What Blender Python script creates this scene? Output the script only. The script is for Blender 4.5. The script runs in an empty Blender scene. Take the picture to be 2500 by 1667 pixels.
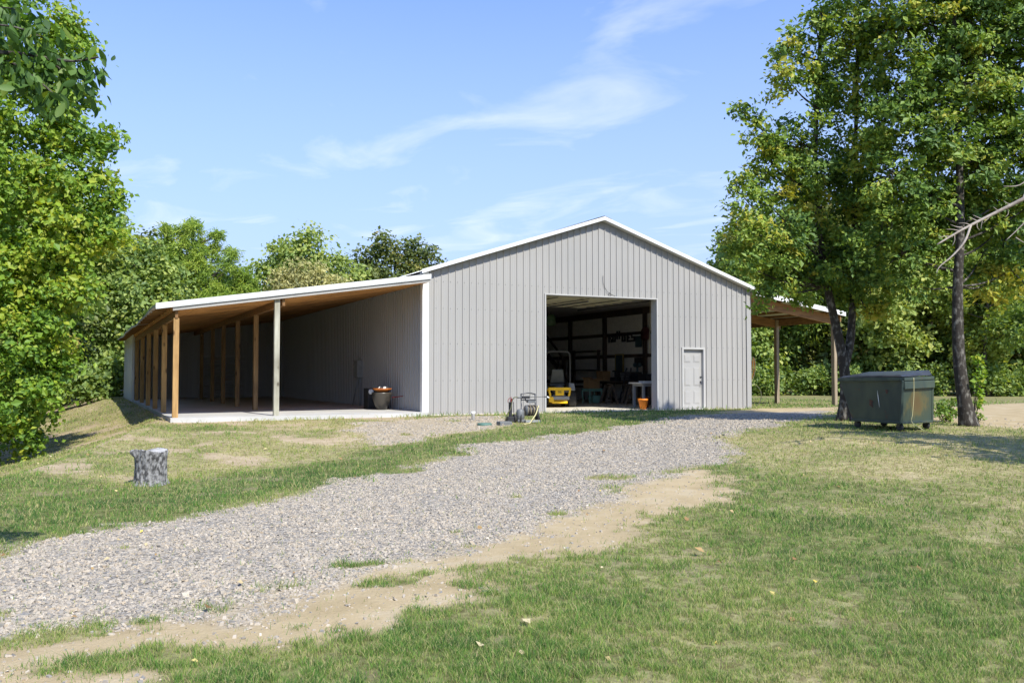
import bpy, math, random
import numpy as np
from mathutils import Vector, Matrix
random.seed(7); RNG = np.random.default_rng(7)
SC = bpy.context.scene; COL = SC.collection

# ------------------------------------------------------------------ camera
FPX, TH, PH = 2163.21, 0.45481, 0.037323
CAM = np.array([-9.4588, -24.6034, 1.2274])
s_, c_, sp_, cp_ = math.sin(TH), math.cos(TH), math.sin(PH), math.cos(PH)
cf = np.array([s_*cp_, c_*cp_, sp_]); cr = np.array([c_, -s_, 0.0]); cu = np.array([-s_*sp_, -c_*sp_, cp_])
cam = bpy.data.cameras.new('camera'); co = bpy.data.objects.new('camera', cam); COL.objects.link(co)
co.location = CAM; co.rotation_euler = (math.pi/2+PH, 0, -TH)
cam.sensor_width = 36; cam.lens = FPX*36/2500; cam.clip_end = 2000; cam.clip_start = .05
SC.camera = co

# ------------------------------------------------------------------ light
SUN_DIR = Vector((0.13, -1.0, 1.06)).normalized()      # towards the sun
elev = math.asin(SUN_DIR.z); rot = math.atan2(SUN_DIR.x, SUN_DIR.y)
W = bpy.data.worlds.new('World'); SC.world = W; W.use_nodes = True
CLX, CLY = -3.1, -1.4
def build_world():
    nt = W.node_tree; nt.nodes.clear(); N = nt.nodes.new; L = nt.links.new
    out = N('ShaderNodeOutputWorld'); bg = N('ShaderNodeBackground'); bg.inputs['Strength'].default_value = .15
    sky = N('ShaderNodeTexSky'); sky.sky_type = 'NISHITA'; sky.sun_disc = False
    sky.sun_elevation = elev; sky.sun_rotation = rot; sky.air_density = 1.0; sky.dust_density = .15; sky.ozone_density = 4.0
    tc = N('ShaderNodeTexCoord'); sep = N('ShaderNodeSeparateXYZ'); L(tc.outputs['Generated'], sep.inputs[0])
    mx = N('ShaderNodeMath'); mx.operation = 'MAXIMUM'; mx.inputs[1].default_value = .06; L(sep.outputs['Z'], mx.inputs[0])
    dv = N('ShaderNodeVectorMath'); dv.operation = 'DIVIDE'; cmb = N('ShaderNodeCombineXYZ')
    for i in range(3): L(mx.outputs[0], cmb.inputs[i])
    L(tc.outputs['Generated'], dv.inputs[0]); L(cmb.outputs[0], dv.inputs[1])
    mp = N('ShaderNodeMapping'); mp.inputs['Location'].default_value = (CLX, CLY, 0); mp.inputs['Rotation'].default_value = (0, 0, .5); mp.inputs['Scale'].default_value = (.62, .40, .5)
    L(dv.outputs[0], mp.inputs[0])
    n1 = N('ShaderNodeTexNoise'); n1.inputs['Scale'].default_value = 2.7; n1.inputs['Detail'].default_value = 9; n1.inputs['Roughness'].default_value = .55; n1.inputs['Distortion'].default_value = .6
    L(mp.outputs[0], n1.inputs['Vector'])
    r1 = N('ShaderNodeValToRGB'); r1.color_ramp.elements[0].position = .54; r1.color_ramp.elements[1].position = 1.0
    r1.color_ramp.elements[1].color = (.75, .75, .75, 1)
    L(n1.outputs['Fac'], r1.inputs[0])
    mix = N('ShaderNodeMix'); mix.data_type = 'RGBA'; L(r1.outputs[0], mix.inputs[0])
    tn = N('ShaderNodeMix'); tn.data_type = 'RGBA'; tn.blend_type = 'MULTIPLY'; tn.inputs[0].default_value = 1; tn.inputs[7].default_value = (.47, .565, .73, 1); L(sky.outputs[0], tn.inputs[6]); SKYC = tn.outputs[2]; mix.inputs[7].default_value = (3.3, 3.4, 3.75, 1)
    hz = N('ShaderNodeMapRange'); L(sep.outputs['Z'], hz.inputs[0]); hz.inputs[1].default_value = 0; hz.inputs[2].default_value = .52; hz.inputs[3].default_value = 1.0; hz.inputs[4].default_value = 0
    hm = N('ShaderNodeMix'); hm.data_type = 'RGBA'; L(hz.outputs[0], hm.inputs[0]); L(SKYC, hm.inputs[6]); hm.inputs[7].default_value = (1.55, 1.86, 2.65, 1)
    L(hm.outputs[2], mix.inputs[6]); L(mix.outputs[2], bg.inputs[0]); L(bg.outputs[0], out.inputs[0])
build_world()
sd = bpy.data.lights.new('sun', 'SUN'); sd.energy = 2.55; sd.angle = math.radians(.53); sd.color = (1, .965, .86)
so = bpy.data.objects.new('sun', sd); COL.objects.link(so); so.rotation_euler = (-SUN_DIR).to_track_quat('-Z', 'Y').to_euler()
SC.cycles.diffuse_bounces = 8
SC.view_settings.view_transform = 'Standard'; SC.view_settings.look = 'None'
SC.view_settings.exposure = 1.32; SC.view_settings.gamma = 1; SC.view_settings.use_curve_mapping = False

# ------------------------------------------------------------------ survey helpers: a pixel of the photo to a point in the world
def ray(u, v): return cf+(u-1250)/FPX*cr+(833.5-v)/FPX*cu
def P(u, v, w): return CAM+ray(u, v)*w
def PXp(u, v, X): r = ray(u, v); return CAM+r*(X-CAM[0])/r[0]
def PYp(u, v, Y): r = ray(u, v); return CAM+r*(Y-CAM[1])/r[1]
def sst(x, a=0., b=1.):
    t = np.clip((np.asarray(x, float)-a)/(b-a), 0, 1); return t*t*(3-2*t)
def H(x, y):
    x = np.asarray(x, float); y = np.asarray(y, float)
    A = 0; B = 0
    for o in (-1.2, 0, 1.2):
        A = A+np.interp(y+o, [-60, -24, -10, -5, -1.2, 5, 20, 200], [-1.0, -.42, -.42, -.23, .03, .03, .07, .1])/3
        B = B+np.interp(y+o, [-60, -24, -18, -12, -2, 60, 200], [-.9, -.40, -.25, .06, .06, .15, .4])/3
    z = A+(B-A)*sst(x, -6, 8)
    xc = np.interp(y, [-40, -15, -10, -5, 0, 6, 20, 60], [-17, -13, -10.8, -9.0, -7.35, -7.45, -8.3, -9])
    dd = np.maximum(0, xc-x)
    z = z-2.6*(1-np.exp(-dd*.33/2.6))*np.clip(dd/.5, 0, 1)
    return z
def G(u, v):
    r = ray(u, v); t = 10.
    for _ in range(40):
        p = CAM+r*t; z = float(H(p[0], p[1])); tn = (z-CAM[2])/r[2]; t = .5*t+.5*min(max(tn, 1), 300)
    p = CAM+r*t; return np.array([p[0], p[1], float(H(p[0], p[1]))])
def GD(u, v): return G(u*1.06293, v*1.06293)
_perm = RNG.integers(0, 1 << 30, 4096)
def vnoise(x, y):
    xi = np.floor(x).astype(np.int64); yi = np.floor(y).astype(np.int64); fx = x-xi; fy = y-yi
    fx = fx*fx*(3-2*fx); fy = fy*fy*(3-2*fy)
    h = lambda a, b: (_perm[(a*73856093 ^ b*19349663) & 4095] & 65535)/65535.
    return (h(xi, yi)*(1-fx)+h(xi+1, yi)*fx)*(1-fy)+(h(xi, yi+1)*(1-fx)+h(xi+1, yi+1)*fx)*fy
def fbm(x, y, sc, oct=4, seed=0):
    t = 0; a = .5; n = 0
    for o in range(oct):
        t = t+a*vnoise(x*sc*2**o+17.3*o+seed*31.7, y*sc*2**o+5.1*o+seed*11.9); n += a; a *= .5
    return t/n
def sdist(poly, x, y):
    inside = np.zeros(x.shape, bool); d = np.full(x.shape, 1e9)
    n = len(poly)
    for i in range(n):
        x0, y0 = poly[i][0], poly[i][1]; x1, y1 = poly[(i+1) % n][0], poly[(i+1) % n][1]
        ex, ey = x1-x0, y1-y0; l2 = ex*ex+ey*ey+1e-12
        t = np.clip(((x-x0)*ex+(y-y0)*ey)/l2, 0, 1); d = np.minimum(d, (x-x0-t*ex)**2+(y-y0-t*ey)**2)
        c = ((y0 > y) != (y1 > y)) & (x < ex*(y-y0)/(ey if abs(ey) > 1e-9 else 1e-9)+x0); inside ^= c
    d = np.sqrt(d); return np.where(inside, d, -d)

# ------------------------------------------------------------------ materials
def nodes(name):
    m = bpy.data.materials.new(name); m.use_nodes = True; nt = m.node_tree
    b = nt.nodes['Principled BSDF']; return m, nt, b, nt.nodes.new, nt.links.new
def mat(name, c1, c2=None, rough=.6, metal=0., scale=4., stretch=(1, 1, 1), bump=0., bscale=None, detail=6., spec=.4, lo=.35, hi=.65, knots=False):
    m, nt, b, N, L = nodes(name)
    b.inputs['Roughness'].default_value = rough; b.inputs['Metallic'].default_value = metal
    b.inputs['Specular IOR Level'].default_value = spec
    tc = N('ShaderNodeTexCoord'); mp = N('ShaderNodeMapping'); mp.inputs['Scale'].default_value = stretch
    L(tc.outputs['Object'], mp.inputs[0])
    nz = N('ShaderNodeTexNoise'); nz.inputs['Scale'].default_value = scale; nz.inputs['Detail'].default_value = detail; L(mp.outputs[0], nz.inputs['Vector'])
    rp = N('ShaderNodeValToRGB'); rp.color_ramp.elements[0].position = lo; rp.color_ramp.elements[1].position = hi
    rp.color_ramp.elements[0].color = (*c1, 1); rp.color_ramp.elements[1].color = (*(c2 or [x*.85 for x in c1]), 1)
    L(nz.outputs['Fac'], rp.inputs[0]); L(rp.outputs[0], b.inputs['Base Color'])
    if knots:
        m3 = N('ShaderNodeMapping'); m3.inputs['Scale'].default_value = (5, 5, 2.2); L(tc.outputs['Object'], m3.inputs[0])
        vo = N('ShaderNodeTexVoronoi'); vo.inputs['Scale'].default_value = 1.0; L(m3.outputs[0], vo.inputs['Vector'])
        kr = N('ShaderNodeValToRGB'); kr.color_ramp.elements[0].position = .10; kr.color_ramp.elements[0].color = (.25, .2, .16, 1); kr.color_ramp.elements[1].position = .2; kr.color_ramp.elements[1].color = (1, 1, 1, 1)
        L(vo.outputs['Distance'], kr.inputs[0]); n4 = N('ShaderNodeTexNoise'); n4.inputs['Scale'].default_value = .9; n4.inputs['Detail'].default_value = 4; L(tc.outputs['Object'], n4.inputs['Vector'])
        k2 = N('ShaderNodeValToRGB'); k2.color_ramp.elements[0].position = .3; k2.color_ramp.elements[0].color = (.62, .6, .58, 1); k2.color_ramp.elements[1].position = .6; k2.color_ramp.elements[1].color = (1, 1, 1, 1); L(n4.outputs['Fac'], k2.inputs[0])
        a1 = N('ShaderNodeMix'); a1.data_type = 'RGBA'; a1.blend_type = 'MULTIPLY'; a1.inputs[0].default_value = 1; L(rp.outputs[0], a1.inputs[6]); L(kr.outputs[0], a1.inputs[7])
        a2 = N('ShaderNodeMix'); a2.data_type = 'RGBA'; a2.blend_type = 'MULTIPLY'; a2.inputs[0].default_value = 1; L(a1.outputs[2], a2.inputs[6]); L(k2.outputs[0], a2.inputs[7]); L(a2.outputs[2], b.inputs['Base Color'])
    if bump:
        n2 = N('ShaderNodeTexNoise'); n2.inputs['Scale'].default_value = bscale or scale*3; n2.inputs['Detail'].default_value = 5; L(mp.outputs[0], n2.inputs['Vector'])
        bp = N('ShaderNodeBump'); bp.inputs['Strength'].default_value = bump; bp.inputs['Distance'].default_value = .02
        L(n2.outputs['Fac'], bp.inputs['Height']); L(bp.outputs[0], b.inputs['Normal'])
    return m
def leaf_mat(name, dark, mid, light, yellow=None, trans=.38):
    m, nt, b, N, L = nodes(name); nt.nodes.remove(b); out = nt.nodes['Material Output']
    at = N('ShaderNodeAttribute'); at.attribute_name = 'tint'
    rp = N('ShaderNodeValToRGB'); e = rp.color_ramp.elements
    e[0].position = 0; e[0].color = (*dark, 1); e[1].position = 1; e[1].color = (*(yellow or light), 1)
    a = e.new(.4); a.color = (*mid, 1); a = e.new(.75); a.color = (*light, 1)
    L(at.outputs['Fac'], rp.inputs[0])
    d = N('ShaderNodeBsdfDiffuse'); L(rp.outputs[0], d.inputs[0])
    t = N('ShaderNodeBsdfTranslucent'); g = N('ShaderNodeMix'); g.data_type = 'RGBA'; g.blend_type = 'MULTIPLY'; g.inputs[0].default_value = 1
    L(rp.outputs[0], g.inputs[6]); g.inputs[7].default_value = (1.5, 1.5, .6, 1); L(g.outputs[2], t.inputs[0])
    m1 = N('ShaderNodeMixShader'); m1.inputs[0].default_value = trans; L(d.outputs[0], m1.inputs[1]); L(t.outputs[0], m1.inputs[2])
    gl = N('ShaderNodeBsdfGlossy'); gl.inputs['Roughness'].default_value = .6; gl.inputs[0].default_value = (.9, .95, 1, 1)
    m2 = N('ShaderNodeMixShader'); m2.inputs[0].default_value = .03; L(m1.outputs[0], m2.inputs[1]); L(gl.outputs[0], m2.inputs[2])
    L(m2.outputs[0], out.inputs['Surface']); return m
M = {}
M['siding'] = mat('grey_siding', (.365, .353, .337), (.338, .329, .316), rough=.42, scale=.7, stretch=(1, 1, .5), spec=.45, bump=.12, bscale=1.3)
M['trimgrey'] = mat('light_grey_trim', (.47, .46, .44), (.43, .42, .405), rough=.4, scale=1.5)
M['white'] = mat('white_trim', (.74, .74, .725), (.66, .66, .645), rough=.4, scale=1.5)
M['roof'] = mat('white_roof', (.74, .75, .75), (.68, .69, .7), rough=.4, scale=1.0)
M['underroof'] = mat('pale_roof_underside', (.62, .58, .48), (.54, .5, .4), rough=.6, scale=2)
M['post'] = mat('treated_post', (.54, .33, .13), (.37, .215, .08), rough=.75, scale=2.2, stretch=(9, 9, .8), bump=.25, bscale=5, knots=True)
M['dimpost'] = mat('shade_toned_post', (.36, .22, .095), (.2, .12, .055), rough=.8, scale=2.2, stretch=(9, 9, .8), bump=.25, bscale=5, knots=True)  # middle-row post wood, colour darkened to carry the lean-to's shade
M['carpost'] = mat('brown_post', (.36, .29, .20), (.25, .19, .125), rough=.75, scale=2.2, stretch=(9, 9, .8), bump=.25, bscale=5)
M['greypost'] = mat('weathered_post', (.47, .455, .37), (.36, .34, .26), rough=.8, scale=2.2, stretch=(9, 9, .8), bump=.25, bscale=5, knots=True)
M['soffit'] = mat('brown_soffit', (.70, .345, .10), (.46, .215, .065), rough=.75, scale=1.6, stretch=(1, 7, 7), bump=.2, bscale=4, knots=True)
M['beam'] = mat('brown_beam', (.30, .16, .06), (.19, .10, .04), rough=.8, scale=1.8, stretch=(1, 3, 6), bump=.2)
M['fasciawood'] = mat('grey_fascia_board', (.40, .385, .36), (.24, .225, .21), rough=.8, scale=1.5, stretch=(1, 5, 8), lo=.5, hi=.75)
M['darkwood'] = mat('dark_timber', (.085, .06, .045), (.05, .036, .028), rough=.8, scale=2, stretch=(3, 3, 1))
M['slab'] = mat('concrete_slab', (.55, .54, .515), (.44, .43, .41), rough=.85, scale=.9, bump=.12, bscale=25, lo=.3, hi=.7)
M['apron'] = mat('tan_concrete', (.66, .61, .51), (.55, .5, .41), rough=.85, scale=.8, bump=.12, bscale=25, lo=.3, hi=.7)
M['liner'] = mat('interior_liner', (.80, .765, .69), (.72, .69, .62), rough=.8, scale=5)
M['ceil'] = mat('interior_ceiling', (.5, .48, .46), (.44, .42, .4), rough=.8, scale=3)
M['door'] = mat('door_paint', (.40, .39, .375), (.37, .36, .35), rough=.4, scale=1)
M['cream'] = mat('cream_door_panel', (.66, .62, .47), (.6, .56, .42), rough=.5, scale=2)
M['steel'] = mat('dark_steel', (.12, .12, .125), (.08, .08, .085), rough=.4, metal=.7, scale=8)
M['chrome'] = mat('bright_steel', (.6, .6, .6), (.5, .5, .5), rough=.3, metal=.9, scale=8)
M['black'] = mat('black_plastic', (.022, .022, .025), (.035, .035, .038), rough=.5, scale=8)
M['rubber'] = mat('tyre_rubber', (.035, .035, .035), (.05, .048, .045), rough=.85, scale=14, bump=.3)
M['yellow'] = mat('yellow_paint', (.88, .55, .012), (.8, .49, .012), rough=.35, scale=5)
M['greyplastic'] = mat('grey_plastic', (.17, .175, .18), (.13, .135, .14), rough=.5, scale=8)
M['midgrey'] = mat('grey_enamel', (.30, .31, .31), (.24, .25, .25), rough=.5, scale=6)
M['rollbar'] = mat('dull_black_bar', (.075, .075, .07), (.06, .06, .055), rough=.6, scale=8)
M['seat'] = mat('grey_vinyl', (.10, .105, .095), (.075, .08, .07), rough=.55, scale=8)
M['mint'] = mat('mint_paint', (.24, .46, .36), (.2, .38, .3), rough=.55, scale=6)
M['card'] = mat('cardboard', (.42, .25, .11), (.34, .2, .09), rough=.85, scale=4)
M['orange'] = mat('orange_pot', (.80, .25, .02), (.7, .21, .02), rough=.5, scale=6)
M['terracotta'] = mat('orange_bowl_glaze', (.55, .18, .035), (.4, .11, .02), rough=.5, scale=8)
M['darkpot'] = mat('dark_pot', (.06, .052, .042), (.025, .023, .021), rough=.35, scale=2.5, lo=.45, hi=.55)
M['red'] = mat('red_paint', (.24, .018, .022), (.18, .013, .017), rough=.45, scale=8)
M['redbucket'] = mat('dark_red_bucket', (.30, .05, .02), (.24, .04, .02), rough=.5, scale=8)
M['maroon'] = mat('maroon_disc', (.10, .03, .03), (.08, .024, .024), rough=.5, scale=8)
M['gold'] = mat('gold_frame', (.34, .26, .09), (.26, .2, .07), rough=.5, scale=8)
M['paint_white'] = mat('white_plastic', (.75, .75, .72), (.68, .68, .65), rough=.5, scale=6)
M['hose'] = mat('tan_hose', (.34, .29, .19), (.26, .22, .14), rough=.6, scale=6)
M['yhose'] = mat('pale_yellow_hose', (.62, .56, .30), (.54, .48, .25), rough=.55, scale=6)
M['ohose'] = mat('orange_cord', (.46, .17, .05), (.4, .14, .04), rough=.6, scale=6)
M['greenhose'] = mat('olive_hose', (.13, .13, .07), (.1, .1, .055), rough=.6, scale=6)
M['greenlid'] = mat('green_lid', (.10, .19, .155), (.075, .15, .12), rough=.6, scale=6)
M['rope'] = mat('rope', (.5, .43, .27), (.4, .34, .2), rough=.9, scale=20)
M['toolteal'] = mat('blue_green_casting', (.05, .09, .10), (.04, .07, .08), rough=.5, scale=8)
M['lantern'] = mat('green_glass', (.12, .30, .12), (.3, .4, .25), rough=.3, scale=12)
M['bark'] = mat('oak_bark', (.04, .033, .027), (.20, .185, .16), rough=.95, scale=8, stretch=(1.5, 1.5, .9), bump=1.0, bscale=11, lo=.5, hi=.68)
M['barkdark'] = mat('dark_bark', (.13, .105, .08), (.05, .04, .032), rough=.95, scale=5, stretch=(2, 2, .5), bump=.8)  # dark brown bark of the left tree, woods and shrub stems
M['deadwood'] = mat('bare_branch_wood', (.42, .36, .31), (.28, .235, .2), rough=.9, scale=9, bump=.4)
M['stump'] = mat('weathered_stump_bark', (.27, .262, .255), (.05, .048, .046), rough=.95, scale=15, stretch=(1.5, 1.5, .95), bump=1.0, bscale=12, lo=.4, hi=.62)
M['stumptop'] = mat('cut_wood_grey', (.42, .41, .40), (.3, .29, .28), rough=.9, scale=9, bump=.5)
M['woodraw'] = mat('grey_brown_wood', (.16, .12, .085), (.1, .075, .055), rough=.85, scale=3, stretch=(2, 2, 6))
def dumpster_mat():
    m, nt, b, N, L = nodes('worn_green_steel'); b.inputs['Roughness'].default_value = .5
    tc = N('ShaderNodeTexCoord'); n = N('ShaderNodeTexNoise'); n.inputs['Scale'].default_value = 2.6; n.inputs['Detail'].default_value = 8
    mp = N('ShaderNodeMapping'); mp.inputs['Scale'].default_value = (1, 1, .45); L(tc.outputs['Object'], mp.inputs[0]); L(mp.outputs[0], n.inputs['Vector'])
    r = N('ShaderNodeValToRGB'); e = r.color_ramp.elements; e[0].position = .33; e[0].color = (.022, .038, .036, 1); e[1].position = .62; e[1].color = (.055, .075, .05, 1)
    L(n.outputs['Fac'], r.inputs[0])
    n2 = N('ShaderNodeTexNoise'); n2.inputs['Scale'].default_value = 3.1; n2.inputs['Detail'].default_value = 9; n2.inputs['Roughness'].default_value = .65
    mp2 = N('ShaderNodeMapping'); mp2.inputs['Location'].default_value = (3.3, 1.7, .4); mp2.inputs['Scale'].default_value = (1, 1, .6); L(tc.outputs['Object'], mp2.inputs[0]); L(mp2.outputs[0], n2.inputs['Vector'])
    r2 = N('ShaderNodeValToRGB'); r2.color_ramp.elements[0].position = .62; r2.color_ramp.elements[1].position = .68; L(n2.outputs['Fac'], r2.inputs[0])
    mix = N('ShaderNodeMix'); mix.data_type = 'RGBA'; L(r2.outputs[0], mix.inputs[0]); L(r.outputs[0], mix.inputs[6]); mix.inputs[7].default_value = (.08, .04, .024, 1)
    L(mix.outputs[2], b.inputs['Base Color']); return m
M['dumpster'] = dumpster_mat()
M['rust'] = mat('rust_stain', (.11, .05, .03), (.07, .04, .03), rough=.8, scale=20)
M['dumpyellow'] = mat('worn_yellow_brown_paint', (.26, .17, .035), (.10, .10, .06), rough=.55, scale=3.2, stretch=(1, 1, .5), lo=.42, hi=.6)
def worn_yellow():
    m, nt, b, N, L = nodes('worn_yellow_paint_patch'); b.inputs['Roughness'].default_value = .55
    tc = N('ShaderNodeTexCoord'); n = N('ShaderNodeTexNoise'); n.inputs['Scale'].default_value = 3.0; n.inputs['Detail'].default_value = 9; n.inputs['Roughness'].default_value = .65
    mp = N('ShaderNodeMapping'); mp.inputs['Scale'].default_value = (1, 1, .55); L(tc.outputs['Object'], mp.inputs[0]); L(mp.outputs[0], n.inputs['Vector'])
    g = N('ShaderNodeMapping'); g.inputs['Location'].default_value = (-1.05, -1.0, -.95); g.inputs['Scale'].default_value = (2.1, 2.0, 1.9); L(tc.outputs['Generated'], g.inputs[0])
    ln = N('ShaderNodeVectorMath'); ln.operation = 'LENGTH'; L(g.outputs[0], ln.inputs[0])
    sb = N('ShaderNodeMath'); sb.operation = 'MULTIPLY_ADD'; sb.inputs[1].default_value = -.42; L(ln.outputs['Value'], sb.inputs[0]); L(n.outputs['Fac'], sb.inputs[2])
    r_ = N('ShaderNodeValToRGB'); e = r_.color_ramp.elements; e[0].position = .0; e[0].color = (.04, .06, .042, 1); e[1].position = .4; e[1].color = (.105, .068, .022, 1)
    q = e.new(.12); q.color = (.045, .06, .036, 1); q = e.new(.22); q.color = (.10, .085, .03, 1); L(sb.outputs[0], r_.inputs[0]); L(r_.outputs[0], b.inputs['Base Color']); return m
M['dumpyellow'] = worn_yellow()
M['lidblack'] = mat('black_lid_plastic', (.02, .022, .026), (.05, .052, .058), rough=.35, scale=3)
M['leaf_oak'] = leaf_mat('oak_leaf', (.06, .125, .022), (.145, .24, .032), (.275, .355, .042), (.42, .38, .045), trans=.27)
M['leaf_left'] = leaf_mat('bright_maple_leaf', (.06, .135, .014), (.145, .265, .018), (.26, .36, .024), (.36, .38, .03), trans=.32)
M['leaf_bg'] = leaf_mat('woods_leaf', (.085, .15, .036), (.19, .275, .055), (.34, .41, .09), (.45, .46, .10))
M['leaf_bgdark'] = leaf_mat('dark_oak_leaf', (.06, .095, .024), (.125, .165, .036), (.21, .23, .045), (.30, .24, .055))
M['leaf_pine'] = leaf_mat('pine_needles', (.09, .17, .035), (.20, .31, .05), (.34, .44, .07), (.42, .49, .09), trans=.3)
M['leaf_pale'] = leaf_mat('pale_willow_leaf', (.18, .19, .07), (.36, .34, .13), (.52, .48, .2), (.6, .54, .25), trans=.3)
M['leaf_big'] = leaf_mat('broad_leaf', (.03, .075, .012), (.06, .135, .016), (.11, .20, .022), (.18, .25, .03), trans=.35)
M['grass'] = None

# ------------------------------------------------------------------ mesh helpers
def mesh_np(name, v, faces, mats, attrs=None, smooth=False, nper=3):
    v = np.asarray(v, np.float32); f = np.asarray(faces, np.int32)
    me = bpy.data.meshes.new(name); me.vertices.add(len(v)); me.vertices.foreach_set('co', v.ravel())
    n = f.shape[1]; me.loops.add(f.size); me.loops.foreach_set('vertex_index', f.ravel())
    me.polygons.add(len(f)); me.polygons.foreach_set('loop_start', np.arange(0, f.size, n, dtype=np.int32))
    try: me.polygons.foreach_set('loop_total', np.full(len(f), n, np.int32))
    except Exception: pass
    me.polygons.foreach_set('use_smooth', np.full(len(f), smooth, bool))
    for k, a in (attrs or {}).items():
        at = me.attributes.new(k, 'FLOAT', 'POINT'); at.data.foreach_set('value', np.asarray(a, np.float32))
    for m in mats: me.materials.append(m)
    me.update(calc_edges=True); me.validate(); return me
def link(name, me, parent=None):
    o = bpy.data.objects.new(name, me); COL.objects.link(o)
    if parent: o.parent = parent
    return o
def tag(o, label=None, cat=None, group=None, kind=None):
    if label: o['label'] = label
    if cat: o['category'] = cat
    if group: o['group'] = group
    if kind: o['kind'] = kind
    return o
def thing(name, label, cat, loc=(0, 0, 0), rz=0., group=None):
    o = bpy.data.objects.new(name, None); COL.objects.link(o); o.empty_display_size = .2
    o.location = [float(x) for x in loc]; o.rotation_euler = (0, 0, rz); return tag(o, label, cat, group)
class MB:
    def __init__(s): s.v = []; s.f = []; s.mi = []; s.sm = []
    def add(s, v, f, mi=0, sm=False):
        b = len(s.v); s.v += [tuple(float(c) for c in p) for p in v]; s.f += [tuple(i+b for i in q) for q in f]; s.mi += [mi]*len(f); s.sm += [sm]*len(f); return s
    def box(s, a, b, mi=0):
        (x0, y0, z0), (x1, y1, z1) = a, b
        v = [(x0, y0, z0), (x1, y0, z0), (x1, y1, z0), (x0, y1, z0), (x0, y0, z1), (x1, y0, z1), (x1, y1, z1), (x0, y1, z1)]
        return s.add(v, [(3, 2, 1, 0), (4, 5, 6, 7), (0, 1, 5, 4), (1, 2, 6, 5), (2, 3, 7, 6), (3, 0, 4, 7)], mi)
    def hexa(s, v, mi=0): return s.add(v, [(3, 2, 1, 0), (4, 5, 6, 7), (0, 1, 5, 4), (1, 2, 6, 5), (2, 3, 7, 6), (3, 0, 4, 7)], mi)
    def bar(s, p, q, w, h, up=(0, 0, 1), mi=0):
        p = np.array(p, float); q = np.array(q, float); d = (q-p)/np.linalg.norm(q-p); u = np.array(up, float)
        sd_ = np.cross(d, u)
        if np.linalg.norm(sd_) < 1e-6: sd_ = np.cross(d, (1, 0, 0))
        sd_ /= np.linalg.norm(sd_); u = np.cross(sd_, d)
        a = [p-sd_*w/2-u*h/2, p+sd_*w/2-u*h/2, p+sd_*w/2+u*h/2, p-sd_*w/2+u*h/2]; b = [x+(q-p) for x in a]
        return s.add(a+b, [(0, 1, 2, 3), (7, 6, 5, 4), (4, 5, 1, 0), (5, 6, 2, 1), (6, 7, 3, 2), (7, 4, 0, 3)], mi)
    def tube(s, pts, r, n=8, mi=0, cap=True):
        pts = [np.array(p, float) for p in pts]; k = len(pts); rs = r if hasattr(r, '__len__') else [r]*k
        v = []; pu = None
        for i in range(k):
            d = pts[min(i+1, k-1)]-pts[max(i-1, 0)]; d = d/(np.linalg.norm(d)+1e-9)
            if pu is None:
                pu = np.cross(d, (0, 0, 1)) if abs(d[2]) < .9 else np.cross(d, (1, 0, 0))
            pu = pu-d*np.dot(pu, d); pu /= np.linalg.norm(pu)+1e-9; w = np.cross(d, pu)
            for j in range(n):
                a = 2*math.pi*j/n; v.append(pts[i]+rs[i]*(pu*math.cos(a)+w*math.sin(a)))
        f = [(i*n+j, i*n+(j+1) % n, (i+1)*n+(j+1) % n, (i+1)*n+j) for i in range(k-1) for j in range(n)]
        if cap: f += [tuple(range(n))[::-1], tuple((k-1)*n+j for j in range(n))]
        return s.add(v, f, mi, True)
    def lathe(s, prof, c=(0, 0, 0), n=20, axis='z', mi=0, sm=True):
        v = []
        for r, z in prof:
            for j in range(n):
                a = 2*math.pi*j/n; p = (r*math.cos(a), r*math.sin(a), z)
                if axis == 'x': p = (p[2], p[0], p[1])
                if axis == 'y': p = (p[0], p[2], p[1])
                v.append((p[0]+c[0], p[1]+c[1], p[2]+c[2]))
        k = len(prof); f = [(i*n+j, i*n+(j+1) % n, (i+1)*n+(j+1) % n, (i+1)*n+j) for i in range(k-1) for j in range(n)]
        f += [tuple(range(n))[::-1], tuple((k-1)*n+j for j in range(n))]
        return s.add(v, f, mi, sm)
    def build(s, name, m, parent=None, bevel=0., seg=2):
        me = bpy.data.meshes.new(name); me.from_pydata(s.v, [], s.f); me.update()
        for x in (m if isinstance(m, (list, tuple)) else [m]): me.materials.append(x)
        me.polygons.foreach_set('material_index', s.mi); me.polygons.foreach_set('use_smooth', s.sm)
        o = link(name, me, parent)
        if bevel:
            b = o.modifiers.new('bevel', 'BEVEL'); b.width = bevel; b.segments = seg; b.limit_method = 'ANGLE'; b.angle_limit = math.radians(40)
        return o
def wob(p, q, n, amp, sag=0.):
    p = np.array(p, float); q = np.array(q, float); out = []
    for i in range(n+1):
        t = i/n; x = p+(q-p)*t
        if 0 < i < n: x = x+RNG.normal(0, amp, 3)
        x[2] -= sag*4*t*(1-t); out.append(x)
    return out
def smooth_path(pts, n=6):
    pts = [np.array(p, float) for p in pts]; out = []
    for i in range(len(pts)-1):
        p0, p1, p2, p3 = pts[max(i-1, 0)], pts[i], pts[i+1], pts[min(i+2, len(pts)-1)]
        for k in range(n):
            t = k/n; out.append(.5*((2*p1)+(-p0+p2)*t+(2*p0-5*p1+4*p2-p3)*t*t+(-p0+3*p1-3*p2+p3)*t**3))
    out.append(pts[-1]); return out

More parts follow.
